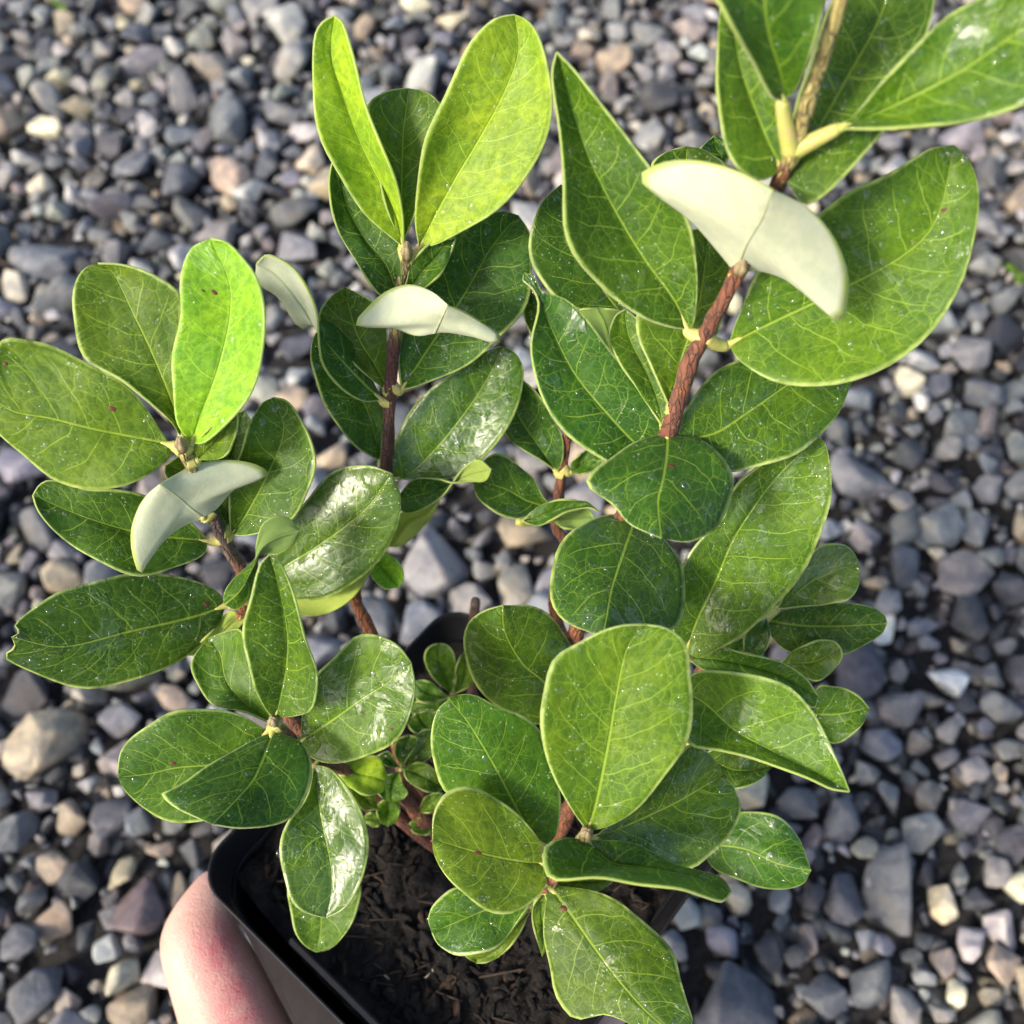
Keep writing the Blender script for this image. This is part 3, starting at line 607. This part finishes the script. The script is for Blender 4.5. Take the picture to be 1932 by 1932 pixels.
lf(7,'m',.8,(790,1365),(328,1515),[(620,1330),(440,1310),(345,1375),(312,1450)],[(640,1390),(480,1450)],[(745,1430),(690,1510),(610,1590),(510,1618),(430,1615),(360,1575)],.2245,.222,ea=-1,eb=-2)
lf(7,'g',.3,(780,1400),(530,1652),[(640,1540),(540,1600),(480,1620)],[],[(738,1500),(670,1595),(590,1648)],.229,.229)
lf(7,'g',.3,(1035,1050),(1305,112),[(960,950),(890,820),(840,680),(814,540),(838,420),(890,270),(1000,190),(1100,140),(1200,115)],[(1080,900),(1130,660),(1165,450),(1215,220)],[(1130,1030),(1250,960),(1350,860),(1450,720),(1500,600),(1522,450),(1507,320),(1482,200),(1400,130)],.191,.180,ea=-2,eb=-1.5)
lf(7,'m',.8,(1060,1090),(1655,800),[(1150,1010),(1300,850),(1430,730),(1500,655),(1560,675),(1625,740)],[(1250,1010),(1440,920),(1600,830)],[(1200,1125),(1350,1175),(1490,1228),(1600,1170),(1685,1070),(1735,960),(1712,870)],.197,.209,ea=-1,eb=-1,spots=[(1660,800,.7)])
lf(7,'m',.3,(1030,1100),(1690,1330),[(940,1083),(850,1115),(830,1190),(880,1272),(1080,1265),(1250,1295),(1450,1315),(1560,1350),(1650,1375)],[(1080,1140),(1160,1205),(1350,1225),(1540,1265)],[(1150,1098),(1260,1115),(1350,1160),(1440,1210),(1560,1240),(1650,1270)],.195,.186,ea=-7,eb=2)
lf(7,'m',.4,(865,1305),(1450,1995),[(950,1308),(1080,1330),(1200,1390),(1330,1490),(1420,1600),(1460,1720),(1500,1850),(1515,1930)],[(960,1430),(1080,1600),(1200,1760),(1320,1890)],[(845,1400),(838,1530),(865,1680),(890,1790),(950,1880),(1000,1912),(1120,1892),(1250,1940),(1350,1990)],.2145,.196,ea=1,eb=1,spots=[(928,1403,1.1)])
lf(7,'g',.2,(840,1330),(830,1620),[(785,1400),(795,1510)],[],[(870,1430),(870,1540)],.2245,.229)
lf(7,'g',.3,(880,1290),(1150,1285),[(960,1250),(1070,1240)],[],[(960,1325),(1080,1328)],.2165,.22)
lf('D','d',.6,(1318,1592),(1530,1642),[(1350,1548),(1410,1530),(1465,1540),(1507,1580)],[(1400,1600),(1470,1630)],[(1350,1640),(1400,1662),(1460,1678),(1512,1668)],.238,.225,ea=1,eb=1)
# --- right side
lf(5,'d',.5,(710,165),(680,668),[(560,205),(430,285),(345,360),(328,400),(355,440),(450,510),(530,600)],[(708,250),(690,380),(665,500)],[(860,185),(970,270),(1028,400),(1010,520),(940,620),(820,685)],.194,.179,ea=2,eb=2.5,spots=[(715,325,1.0)])
lf(5,'d',.55,(560,560),(400,1142),[(400,560),(270,620),(180,730),(142,880),(165,1000),(240,1085)],[(530,640),(490,760),(440,920),(415,1060)],[(680,660),(770,780),(802,900),(785,1030),(730,1110),(580,1145)],.216,.194,ea=3,eb=3)
lf(5,'g',.7,(800,1215),(1440,178),[(735,1110),(745,950),(790,790),(870,670),(980,570),(1030,430),(1150,320),(1330,220)],[(860,1050),(950,860),(1040,650),(1230,380)],[(870,1245),(960,1200),(1100,1120),(1250,980),(1380,800),(1470,620),(1505,470),(1495,300),(1475,210)],.222,.2,ea=-1.5,eb=-1,pet=(720,1180))
lf(5,'g',.9,(1240,1010),(1645,800),[(1330,850),(1430,720),(1500,690),(1590,712)],[(1400,880),(1470,850),(1560,810)],[(1350,1000),(1500,985),(1580,970),(1632,900)],.240,.235,ea=-1,eb=-1)
lf(5,'d',.5,(1180,1060),(1772,1080),[(1280,1015),(1400,985),(1550,978),(1690,1000),(1755,1035)],[(1350,1090),(1550,1090)],[(1220,1150),(1290,1210),(1400,1235),(1560,1228),(1660,1185),(1745,1130)],.243,.234,ea=1,eb=1)
lf(5,'m',.7,(1250,1275),(1550,1200),[(1340,1198),(1450,1160),(1515,1165)],[],[(1330,1315),(1430,1358),(1510,1310),(1555,1245)],.240,.232)
lf(5,'m',.3,(800,1240),(1440,1430),[(960,1195),(1100,1228),(1260,1265),(1375,1340)],[(1000,1260),(1250,1330)],[(900,1310),(1100,1345),(1300,1410),(1415,1490)],.226,.216,pet=(720,1200))
lf(5,'g',.5,(770,1400),(1592,1892),[(850,1315),(1000,1308),(1200,1350),(1320,1392),(1400,1480),(1465,1600),(1545,1770)],[(900,1470),(1030,1590),(1180,1680),(1380,1780)],[(780,1530),(820,1660),(950,1692),(1100,1725),(1250,1775),(1400,1832),(1500,1878)],.205,.191,ea=-2,eb=-2,pet=(690,1360))
lf(5,'d',.3,(1420,1520),(1688,1490),[(1440,1385),(1530,1385),(1625,1420)],[],[(1480,1650),(1560,1645),(1645,1580)],.240,.234)
lf(5,'m',.5,(880,1720),(1222,1765),[(960,1680),(1110,1710)],[],[(980,1860),(1060,1878),(1160,1835)],.233,.229)
lf(5,'d',.9,(1080,1220),(1190,1055),[(1085,1140),(1130,1085)],[],[(1170,1230),(1210,1140)],.236,.233)
lf(5,'d',.9,(980,1230),(1090,1150),[(1000,1180)],[],[(1060,1230)],.236,.233)
# --- tall right shoot
lf(2,'m',.3,(640,1262),(140,198),[(560,1250),(460,1210),(330,1120),(220,1000),(175,880),(165,700),(150,500),(122,300)],[(590,1150),(480,1000),(370,820),(270,620),(190,400)],[(668,1230),(682,1050),(650,860),(560,720),(490,620),(400,510),(320,410),(220,280)],.188,.172,ea=-2.5,eb=-3)
lf(2,'g',.0,(825,1040),(970,728),[(750,950),(650,840),(520,740),(455,672),(540,618),(680,618),(830,655)],[(870,930),(930,830)],[(940,1040),(1060,1090),(1150,1170),(1240,1242),(1258,1100),(1210,920),(1110,800)],.1765,.153,ea=2,eb=3,under=1)
lf(2,'g',.3,(800,1320),(1665,556),[(840,1200),(940,1000),(1120,840),(1280,730),(1400,670),(1500,610),(1580,568)],[(1000,1220),(1250,1100),(1480,970),(1600,830)],[(850,1390),(980,1462),(1150,1482),(1300,1460),(1450,1380),(1600,1240),(1700,1080),(1745,900),(1758,750),(1730,630)],.188,.172,ea=-1,eb=-1.5,spots=[(1630,800,.8)])
lf(2,'d',.5,(530,1775),(18,1045),[(400,1790),(280,1740),(170,1660),(80,1510),(38,1340),(72,1180),(50,1110),(10,1075)],[(430,1690),(310,1560),(200,1420),(110,1240),(60,1110)],[(570,1690),(520,1580),(450,1480),(370,1370),(280,1250),(180,1150),(85,1115),(60,1065)],.197,.187,ea=-1,eb=-1,uc=2)
lf(2,'m',.6,(600,1690),(1270,1465),[(640,1560),(760,1420),(1000,1330),(1160,1370)],[(750,1660),(890,1570),(1080,1450)],[(740,1800),(900,1795),(1050,1742),(1200,1620)],.197,.201,ea=-1,eb=-1)
lf(2,'g',.2,(572,1560),(720,880),[(500,1400),(440,1220),(540,1000),(640,890)],[(620,1370),(690,1150)],[(630,1400),(740,1310),(800,1100),(790,950)],.2,.198,ea=-1,eb=-1)
lf(2,'m',.3,(550,1640),(405,1185),[(440,1480),(345,1320),(360,1220)],[],[(570,1480),(490,1270)],.2035,.204)
lf(2,'l',.1,(370,1420),(300,1182),[(270,1290),(222,1195)],[],[(400,1300),(395,1200)],.209,.21,under=1,uc=1)
lf(2,'d',.3,(390,1210),(155,708),[(230,1185),(120,1130),(50,1020),(38,900),(80,780)],[(300,1080),(210,860)],[(420,1050),(340,850),(240,720)],.219,.213,ea=-1)
lf(4,'d',.2,(1580,620),(1510,320),[(1510,560),(1465,400)],[],[(1620,520),(1560,350)],.225,.222)
lf(2,'m',.2,(690,780),(640,563),[(550,720),(500,640),(560,583)],[],[(800,730),(795,645),(720,583)],.206,.203,pet=(760,900))
lf(2,'d',.2,(780,640),(745,520),[(690,580)],[],[(815,560)],.214,.213,pet=(850,800))
lf(2,'g',.2,(1000,650),(800,-130),[(930,690),(840,650),(785,560),(762,400),(753,250),(765,50)],[(920,470),(850,280),(810,60)],[(1015,550),(980,350),(930,150),(880,-30)],.167,.161,ea=-1,eb=-1)
lf(2,'m',.2,(1005,385),(930,-220),[(955,360),(860,180),(770,30),(720,-80),(800,-190)],[(1000,290),(950,130),(935,0),(930,-100)],[(1060,340),(1115,200),(1155,80),(1160,-60),(1060,-180)],.154,.138,ea=-3,eb=-1,pet=(1005,600))
lf(2,'m',.6,(1010,680),(1450,-200),[(1030,560),(1060,400),(1130,180),(1200,0),(1300,-140)],[(1120,530),(1250,300),(1380,60)],[(1100,782),(1250,672),(1390,512),(1500,330),(1565,130),(1588,-20),(1540,-140)],.167,.163,ea=-1,eb=-1)
lf(2,'g',.7,(1225,492),(2170,40),[(1300,420),(1400,300),(1500,190),(1620,80),(1750,0),(1900,-60),(2060,-60)],[(1450,400),(1700,270),(1950,100)],[(1400,495),(1600,480),(1800,450),(1950,395),(2090,270)],.157,.140,ea=-1,eb=-2,pet=(1080,612))
# --- small shoot behind
lf(4,'d',.4,(1670,1400),(1305,800),[(1590,1340),(1480,1275),(1370,1190),(1310,1050),(1285,900)],[(1560,1250),(1450,1080),(1360,900)],[(1710,1320),(1700,1180),(1620,1020),(1520,890),(1400,800)],.239,.230,ea=-1,eb=-1)
lf(4,'d',.6,(1650,1620),(1165,1445),[(1590,1550),(1520,1430),(1400,1330),(1300,1288),(1220,1340)],[(1500,1580),(1350,1500)],[(1560,1700),(1420,1685),(1280,1635),(1190,1550)],.2445,.239,ea=-1,eb=-1)
lf(4,'d',.3,(1460,1700),(1925,1640),[(1560,1610),(1690,1568),(1840,1580)],[],[(1560,1728),(1640,1690),(1740,1640),(1860,1618)],.239,.234)
lf(4,'l',.0,(1635,1680),(1900,1680),[(1740,1640),(1850,1622)],[],[(1700,1735),(1790,1748),(1860,1720)],.243,.240,under=1,uc=1)
lf(4,'d',.3,(1755,1400),(1940,1290),[(1770,1330),(1860,1265)],[],[(1830,1415),(1940,1360)],.239,.236)

def leaf_grid(tag, base, tip, A, mid, B, w0, w1, ea, eb, arch, idx, rib):
    def fix(S):
        if len(S) < 2: return S
        d = lambda p, q: math.hypot(p[0] - q[0], p[1] - q[1])
        fwd = d(base, S[0]) + d(S[-1], tip); rev = d(base, S[-1]) + d(S[0], tip)
        return S if fwd <= rev else S[::-1]
    A, B = fix(A), fix(B)
    A_, B_ = cr(zc(tag, [base] + A + [tip]), 10), cr(zc(tag, [base] + B + [tip]), 10)
    vv = .5 - .5 * np.cos(np.linspace(0, math.pi, NV + 1)); vv = .65 * vv + .35 * np.linspace(0, 1, NV + 1)
    def res(c):
        s = np.concatenate([[0], np.cumsum(np.linalg.norm(np.diff(c, axis=0), axis=1))]); s /= s[-1]
        return np.stack([np.interp(vv, s, c[:, 0]), np.interp(vv, s, c[:, 1])], 1)
    a, b = res(A_), res(B_)
    if mid: m = res(cr(zc(tag, [base] + mid + [tip]), 10))
    else: m = (a + b) / 2
    us = np.linspace(-1, 1, NU + 1); Gd = np.zeros((NV + 1, NU + 1, 3))
    wid = np.sin(math.pi * np.clip(vv, 0, 1)) ** .6
    for i, v in enumerate(vv):
        wm = w0 + (w1 - w0) * v + arch * .001 * 4 * v * (1 - v)
        for j, u in enumerate(us):
            e, off = (a[i], ea) if u < 0 else (b[i], eb); k = abs(u)
            # outline is reached with a soft roll at the margin
            px = m[i] + (e - m[i]) * (k + .022 * k * k * math.sin(v * 17 + idx * 2.1 + u) * wid[i])
            dw = .0017 * off * wid[i] * (k ** 1.35) + .00055 * wid[i] * mnoise.noise(Vector((idx * 7.3 + u * 1.3, v * 3.2, 2))) * 2 + .0010 * k * k * wid[i] * math.sin(v * 11 + idx + (1 if u > 0 else 0))
            dw += rib * wid[i] * math.exp(-(u / .08) ** 2)           # the midrib is a groove above, a raised rib below
            Gd[i, j] = P(px[0], px[1], wm + dw)
    return Gd, vv, us

drop_v, drop_f = None, None
bmd = bmesh.new(); bmesh.ops.create_icosphere(bmd, subdivisions=2, radius=1)
DV = np.array([v.co[:] for v in bmd.verts]); DF = [[v.index for v in f.verts] for f in bmd.faces]; bmd.free()
nleaf = 0
for idx, (a, k) in enumerate(L):
    tag, kind, wet, base, tip, A, mid, B, w0, w1 = a
    bpx = zc(tag, [base])[0]; under = k.get('under', 0)
    petpx = zc(tag, [k['pet']])[0] if 'pet' in k else bpx
    d2 = np.hypot(SDpx[:, 0] - petpx[0], SDpx[:, 1] - petpx[1]); cand = d2 + np.abs(SDw - w0) * 6000
    js = int(np.argmin(cand)); hit = stem_dense[js]
    if d2[js] < 45 and abs(hit[2] - w0) < .012 and 'pet' not in k:
        sh = hit[2] - w0; w0 += sh; w1 += sh
    g, vv, us = leaf_grid(tag, base, tip, A, mid, B, w0, w1, k.get('ea', -.8), k.get('eb', -.8), k.get('arch', -1.0 if not under else 0), idx, -.0004 if under else .0005)
    # normals of the sheet
    du = np.gradient(g, axis=1); dv = np.gradient(g, axis=0); nr = np.cross(du, dv); ln = np.linalg.norm(nr, axis=2, keepdims=True)
    nr = nr / np.maximum(ln, 1e-12); nr[0] = nr[2]; nr[1] = nr[2]; nr[-1] = nr[-3]; nr[-2] = nr[-3]
    i0, i1 = (4, 12) if under or idx in () else (3, 13)
    toCam = CAMP - g; s = np.sum((nr * toCam)[i0:i1] * ln[i0:i1]); flip = (s < 0)
    if under: flip = not flip
    if flip: nr = -nr
    TH = .00042; top = g + nr * TH * .5; bot = g - nr * TH * .5
    n1 = NU + 1; nv = (NV + 1) * n1; top -= 0
    V = np.concatenate([top.reshape(-1, 3), bot.reshape(-1, 3)]) + PINV; F, FM = [], []
    for i in range(NV):
        for j in range(NU):
            q = (i * n1 + j, i * n1 + j + 1, (i + 1) * n1 + j + 1, (i + 1) * n1 + j)
            F.append(q[::-1] if flip else q); FM.append(0)
            q = tuple(x + nv for x in q); F.append(q if flip else q[::-1]); FM.append(1)
    for j, sgn in ((0, 1), (NU, -1)):
        for i in range(NV):
            q = (i * n1 + j, (i + 1) * n1 + j, (i + 1) * n1 + j + nv, i * n1 + j + nv)
            F.append(q if (sgn > 0) != flip else q[::-1]); FM.append(2)
    me = mesh_np("leaf", V, F, [M_TOP, (M_UND, M_UND2, M_UND3)[k.get('uc', 0)], M_RIM], True, FM)
    mp = g[:, NU // 2]; lens = np.concatenate([[0], np.cumsum(np.linalg.norm(np.diff(mp, axis=0), axis=1))]) * 100
    hw = np.linalg.norm(g - g[:, NU // 2:NU // 2 + 1], axis=2) * 100
    ph = np.stack([np.sign(us)[None, :] * hw, np.repeat(lens[:, None], n1, 1)], 2).reshape(-1, 2)
    un = np.stack([np.repeat((us[None, :] + 1) / 2, NV + 1, 0), np.repeat(vv[:, None], n1, 1)], 2).reshape(-1, 2)
    li = np.zeros(len(me.loops), np.int32); me.loops.foreach_get("vertex_index", li)
    for nm, arr in (("phys", ph), ("unit", un)):
        lay = me.uv_layers.new(name=nm); lay.data.foreach_set("uv", np.concatenate([arr, arr])[li].astype(np.float32).ravel())
    o = bpy.data.objects.new("leaf", me); r = random.Random(idx)
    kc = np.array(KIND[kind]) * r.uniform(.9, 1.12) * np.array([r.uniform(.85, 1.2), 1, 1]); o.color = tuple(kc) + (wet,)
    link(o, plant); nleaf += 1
    # petiole to the nearest stem point
    pb = g[0, NU // 2]; dist = np.linalg.norm(SDp - pb, axis=1)
    jj = js if 'pet' in k else int(np.argmin(dist)); sp = SDp[jj]; gap = np.linalg.norm(sp - pb)
    if gap < .03 and 'nopet' not in k:
        inn = g[3, NU // 2]; dirv = (inn - pb) / (np.linalg.norm(inn - pb) + 1e-9)
        c1 = pb - dirv * min(gap * .3, .0012)
        q = cr([sp, .5 * (sp + c1) + .15 * (c1 - sp), c1 * .5 + pb * .5, pb, inn - (nr[3, NU // 2] * .0002)], 4)
        r0 = .00125 if w0 < .2455 else .0006
        Vp, Fp, _ = tube([x + PINV for x in q], list(np.linspace(r0 * 1.25, r0 * .45, len(q))), 8)
        link(bpy.data.objects.new("petiole", mesh_np("petiole", Vp, Fp, M_PET)), o)
    # blemishes
    for (sx, sy, sr) in k.get('spots', ()):
        tpx = np.array(zc(tag, [(sx, sy)])[0]); rel = g.reshape(-1, 3) - CAMP; ww = rel @ FW
        pxs = np.stack([966 + FPX * (rel @ RT) / ww, 966 - FPX * (rel @ UP) / ww], 1)
        vi = int(np.argmin(np.hypot(*(pxs - tpx).T))); c0, nn = top.reshape(-1, 3)[vi], nr.reshape(-1, 3)[vi]
        t1 = np.cross(nn, [.3, .8, .2]); t1 /= np.linalg.norm(t1); t2 = np.cross(nn, t1)
        Vs = [c0 + nn * .0003 + PINV]; rr = random.Random(int(sx + sy))
        for q in range(10): Vs.append(c0 + PINV + nn * .00003 + (t1 * math.cos(q * .628) * 1.0 + t2 * math.sin(q * .628) * .6) * sr * .00075 * rr.uniform(.75, 1.2))
        link(bpy.data.objects.new("blemish", mesh_np("blemish", Vs, [(0, 1 + q, 1 + (q + 1) % 10) for q in range(10)], M_SPOT)), o)
    # droplets on the upper face
    if wet >= .15:
        VV, FF = [], []; off = 0
        area = lens[-1] * hw.max() * 2
        for _ in range(int(area * (2 + 11 * wet))):
            i, j = r.randrange(3, NV - 2), r.randrange(1, NU); c0, nn = top[i, j], nr[i, j]
            if nn[2] < .1: continue
            c0 = c0 + (top[i + 1, j] - c0) * r.random() + (top[i, j - 1] - c0) * r.random() * .9
            R = .00018 * (5.5 ** (r.random() ** 3)); t1 = np.cross(nn, [.3, .8, .2]); t1 /= np.linalg.norm(t1); t2 = np.cross(nn, t1)
            ang = r.uniform(0, 6.28); e1, e2 = t1 * math.cos(ang) + t2 * math.sin(ang), t2 * math.cos(ang) - t1 * math.sin(ang); el = r.uniform(1, 1.6)
            VV.append(c0 + PINV + R * (DV[:, :1] * e1 * el + DV[:, 1:2] * e2 + DV[:, 2:] * nn * .5)); FF += [[x + off for x in f] for f in DF]; off += len(DV)
        if VV: link(bpy.data.objects.new("water_drops", mesh_np("water_drops", np.concatenate(VV), FF, M_WATER)), o, kind="stuff")

# buds at the shoot tips
for (px, py, w, ln_) in ((768, 488, .210, .0042), (345, 848, .199, .0036), (517, 1364, .2075, .0022), (1106, 1574, .190, .0022), (1395, 515, .1755, .003)):
    p0 = P(px, py, w) + PINV; up = np.array([.05, .1, 1.0]); VV, FF = [], []; off = 0
    for q in range(4):
        a = q * 1.57 + .4; o_ = np.array([math.cos(a), math.sin(a), 0]) * .0006
        v, f, _c = tube([p0 + o_ * .6, p0 + o_ + up * ln_ * .45, p0 + o_ * .4 + up * ln_], [.0007, .0008, .0002], 7); VV += v; FF += [tuple(i + off for i in x) for x in f]; off += len(v)
    link(bpy.data.objects.new("bud", mesh_np("bud", VV, FF, mat_simple("bud_scale", (.22, .15, .08), .7, nscale=900, col2=(.32, .28, .14)))), plant)

# ================================================================== HAND
hand_pts, hand_edges, hand_r = [], [], []
def hv(p, r): hand_pts.append(Vector(p)); hand_r.append(r); return len(hand_pts) - 1
Lc = np.array([-.0772, .0549]); Fc = np.array([-.0079, -.0073]); Rc = np.array([.0568, .0596])
def side(c0, c1, along, out, dz):
    d = (c1 - c0) / np.linalg.norm(c1 - c0); n = np.array([d[1], -d[0]])
    if n @ (c0 - np.array(PC)) < 0: n = -n
    q = c0 + d * along + n * out; return (q[0], q[1], RIM_Z + dz)
palm = hv(side(Lc, Fc, .078, .036, -.048), .021)
wr = hv(side(Lc, Fc, .085, .075, -.068), .021); hand_edges.append((palm, wr))
arm = hv(side(Lc, Fc, .085, .145, -.095), .025); hand_edges.append((wr, arm))
arm2 = hv(side(Lc, Fc, .080, .225, -.12), .031); hand_edges.append((arm, arm2))
th = [hv(side(Lc, Fc, .054, .036, -.046), .0175), hv(side(Lc, Fc, .030, .0245, -.030), .0140), hv(side(Lc, Fc, .014, .0180, -.0235), .0122), hv(side(Lc, Fc, .0065, .0155, -.0205), .0116), hv(side(Lc, Fc, .0030, .0075, -.020), .0074), hv(side(Lc, Fc, -.0005, .000, -.023), .0048)]
hand_edges += [(palm, th[0])] + [(th[i], th[i + 1]) for i in range(5)]
for q, (z0, ln_) in enumerate(((-.018, .052), (-.036, .060), (-.054, .056), (-.070, .044))):
    kn = hv(side(Fc, Rc, -.012, .022 - q * .002, z0 - .006), .0105 - .0006 * q); a1 = hv(side(Fc, Rc, .012, .0105 - q * .0035, z0), .0088 - .0005 * q)
    a2 = hv(side(Fc, Rc, ln_ * .62, .0050 - q * .0042, z0 - .006), .0078 - .0005 * q); a3 = hv(side(Fc, Rc, ln_ * .86, .0035 - q * .0046, z0 - .016), .0066 - .0004 * q)
    hand_edges += [(palm, kn), (kn, a1), (a1, a2), (a2, a3)]
me = bpy.data.meshes.new("person"); org = hand_pts[1]
me.from_pydata([tuple(p - org) for p in hand_pts], hand_edges, [])
hand = bpy.data.objects.new("person", me); hand.location = org
link(hand, label="bare hand gripping the black pot, thumb bent round one rim corner", cat="hand")
sm = hand.modifiers.new("skin", 'SKIN'); sm.use_smooth_shade = True
for i, sv in enumerate(me.skin_vertices[0].data): sv.radius = (hand_r[i], hand_r[i]); sv.use_root = (i == wr)
ss = hand.modifiers.new("sub", 'SUBSURF'); ss.levels = 3; ss.render_levels = 3
dg = bpy.context.evaluated_depsgraph_get(); dg.update()
me2 = bpy.data.meshes.new_from_object(hand.evaluated_get(dg)); hand.modifiers.clear(); hand.data = me2
me2.materials.clear(); me2.materials.append(M_SKIN); me2.polygons.foreach_set("use_smooth", [True] * len(me2.polygons))
fa = me2.color_attributes.new("flush", 'FLOAT_COLOR', 'POINT')
f1 = Vector(side(Lc, Fc, .016, .012, -.011)); f2 = Vector(side(Lc, Fc, .036, .021, -.016))
def segd(p, a, b):
    t = max(0, min(1, (p - a).dot(b - a) / (b - a).length_squared)); return (p - a - (b - a) * t).length
cols = []
for v in me2.vertices:
    x = max(0, 1 - segd(v.co + org, f1, f2) / .0105); x = min(.75, x * 1.1); cols += [x, x, x, 1]
fa.data.foreach_set("color", cols)

# ================================================================== WEED SPROUTS
def sprout(px, py, n, size, label):
    p = PZ(px, py, .006); e = bpy.data.objects.new("weed_sprout", None); e.location = tuple(p)
    link(e, label=label, cat="weed", group="tiny weeds in the gravel")
    for q in range(n):
        a = q * 6.28 / n + px; d = np.array([math.cos(a), math.sin(a), .7]); d /= np.linalg.norm(d); s_ = np.cross(d, [0, 0, 1]); s_ /= np.linalg.norm(s_); nn = np.cross(s_, d)
        Vq, Fq = [], []
        for i in range(7):
            t = i / 6; wd = size * .35 * math.sin(math.pi * (t * .9 + .06))
            for j in (-1, 0, 1): Vq.append(d * size * t + s_ * wd * j + nn * (abs(j) * wd * .3 - size * .25 * t * t) + np.array([0, 0, -.004]))
            if i:
                for j in (0, 1): b0 = (i - 1) * 3 + j; Fq.append((b0, b0 + 1, b0 + 4, b0 + 3))
        m_ = mesh_np("leaf", Vq, Fq, mat_simple("weed_green", (.13, .26, .03), .5, nscale=300)); ob = bpy.data.objects.new("leaf", m_)
        so = ob.modifiers.new("thickness", 'SOLIDIFY'); so.thickness = .0003; link(ob, e)
    v, f, _c = tube([(0, 0, -.012), (0, 0, -.003)], [.0008, .0006], 7); link(bpy.data.objects.new("stem", mesh_np("stem", v, f, M_PET)), e)
sprout(1930, 512, 4, .011, "tiny green weed sprout among grey stones beside the tall shoot")
sprout(118, 2, 3, .011, "tiny green weed sprout among tan and grey stones on bare gravel")
print("tris", sum(len(o.data.loop_triangles) or sum(len(p.vertices) - 2 for p in o.data.polygons) for o in bpy.data.objects if o.type == "MESH" and not o.name.startswith("stone")))
print("leaves", nleaf, "stones", len(stones))
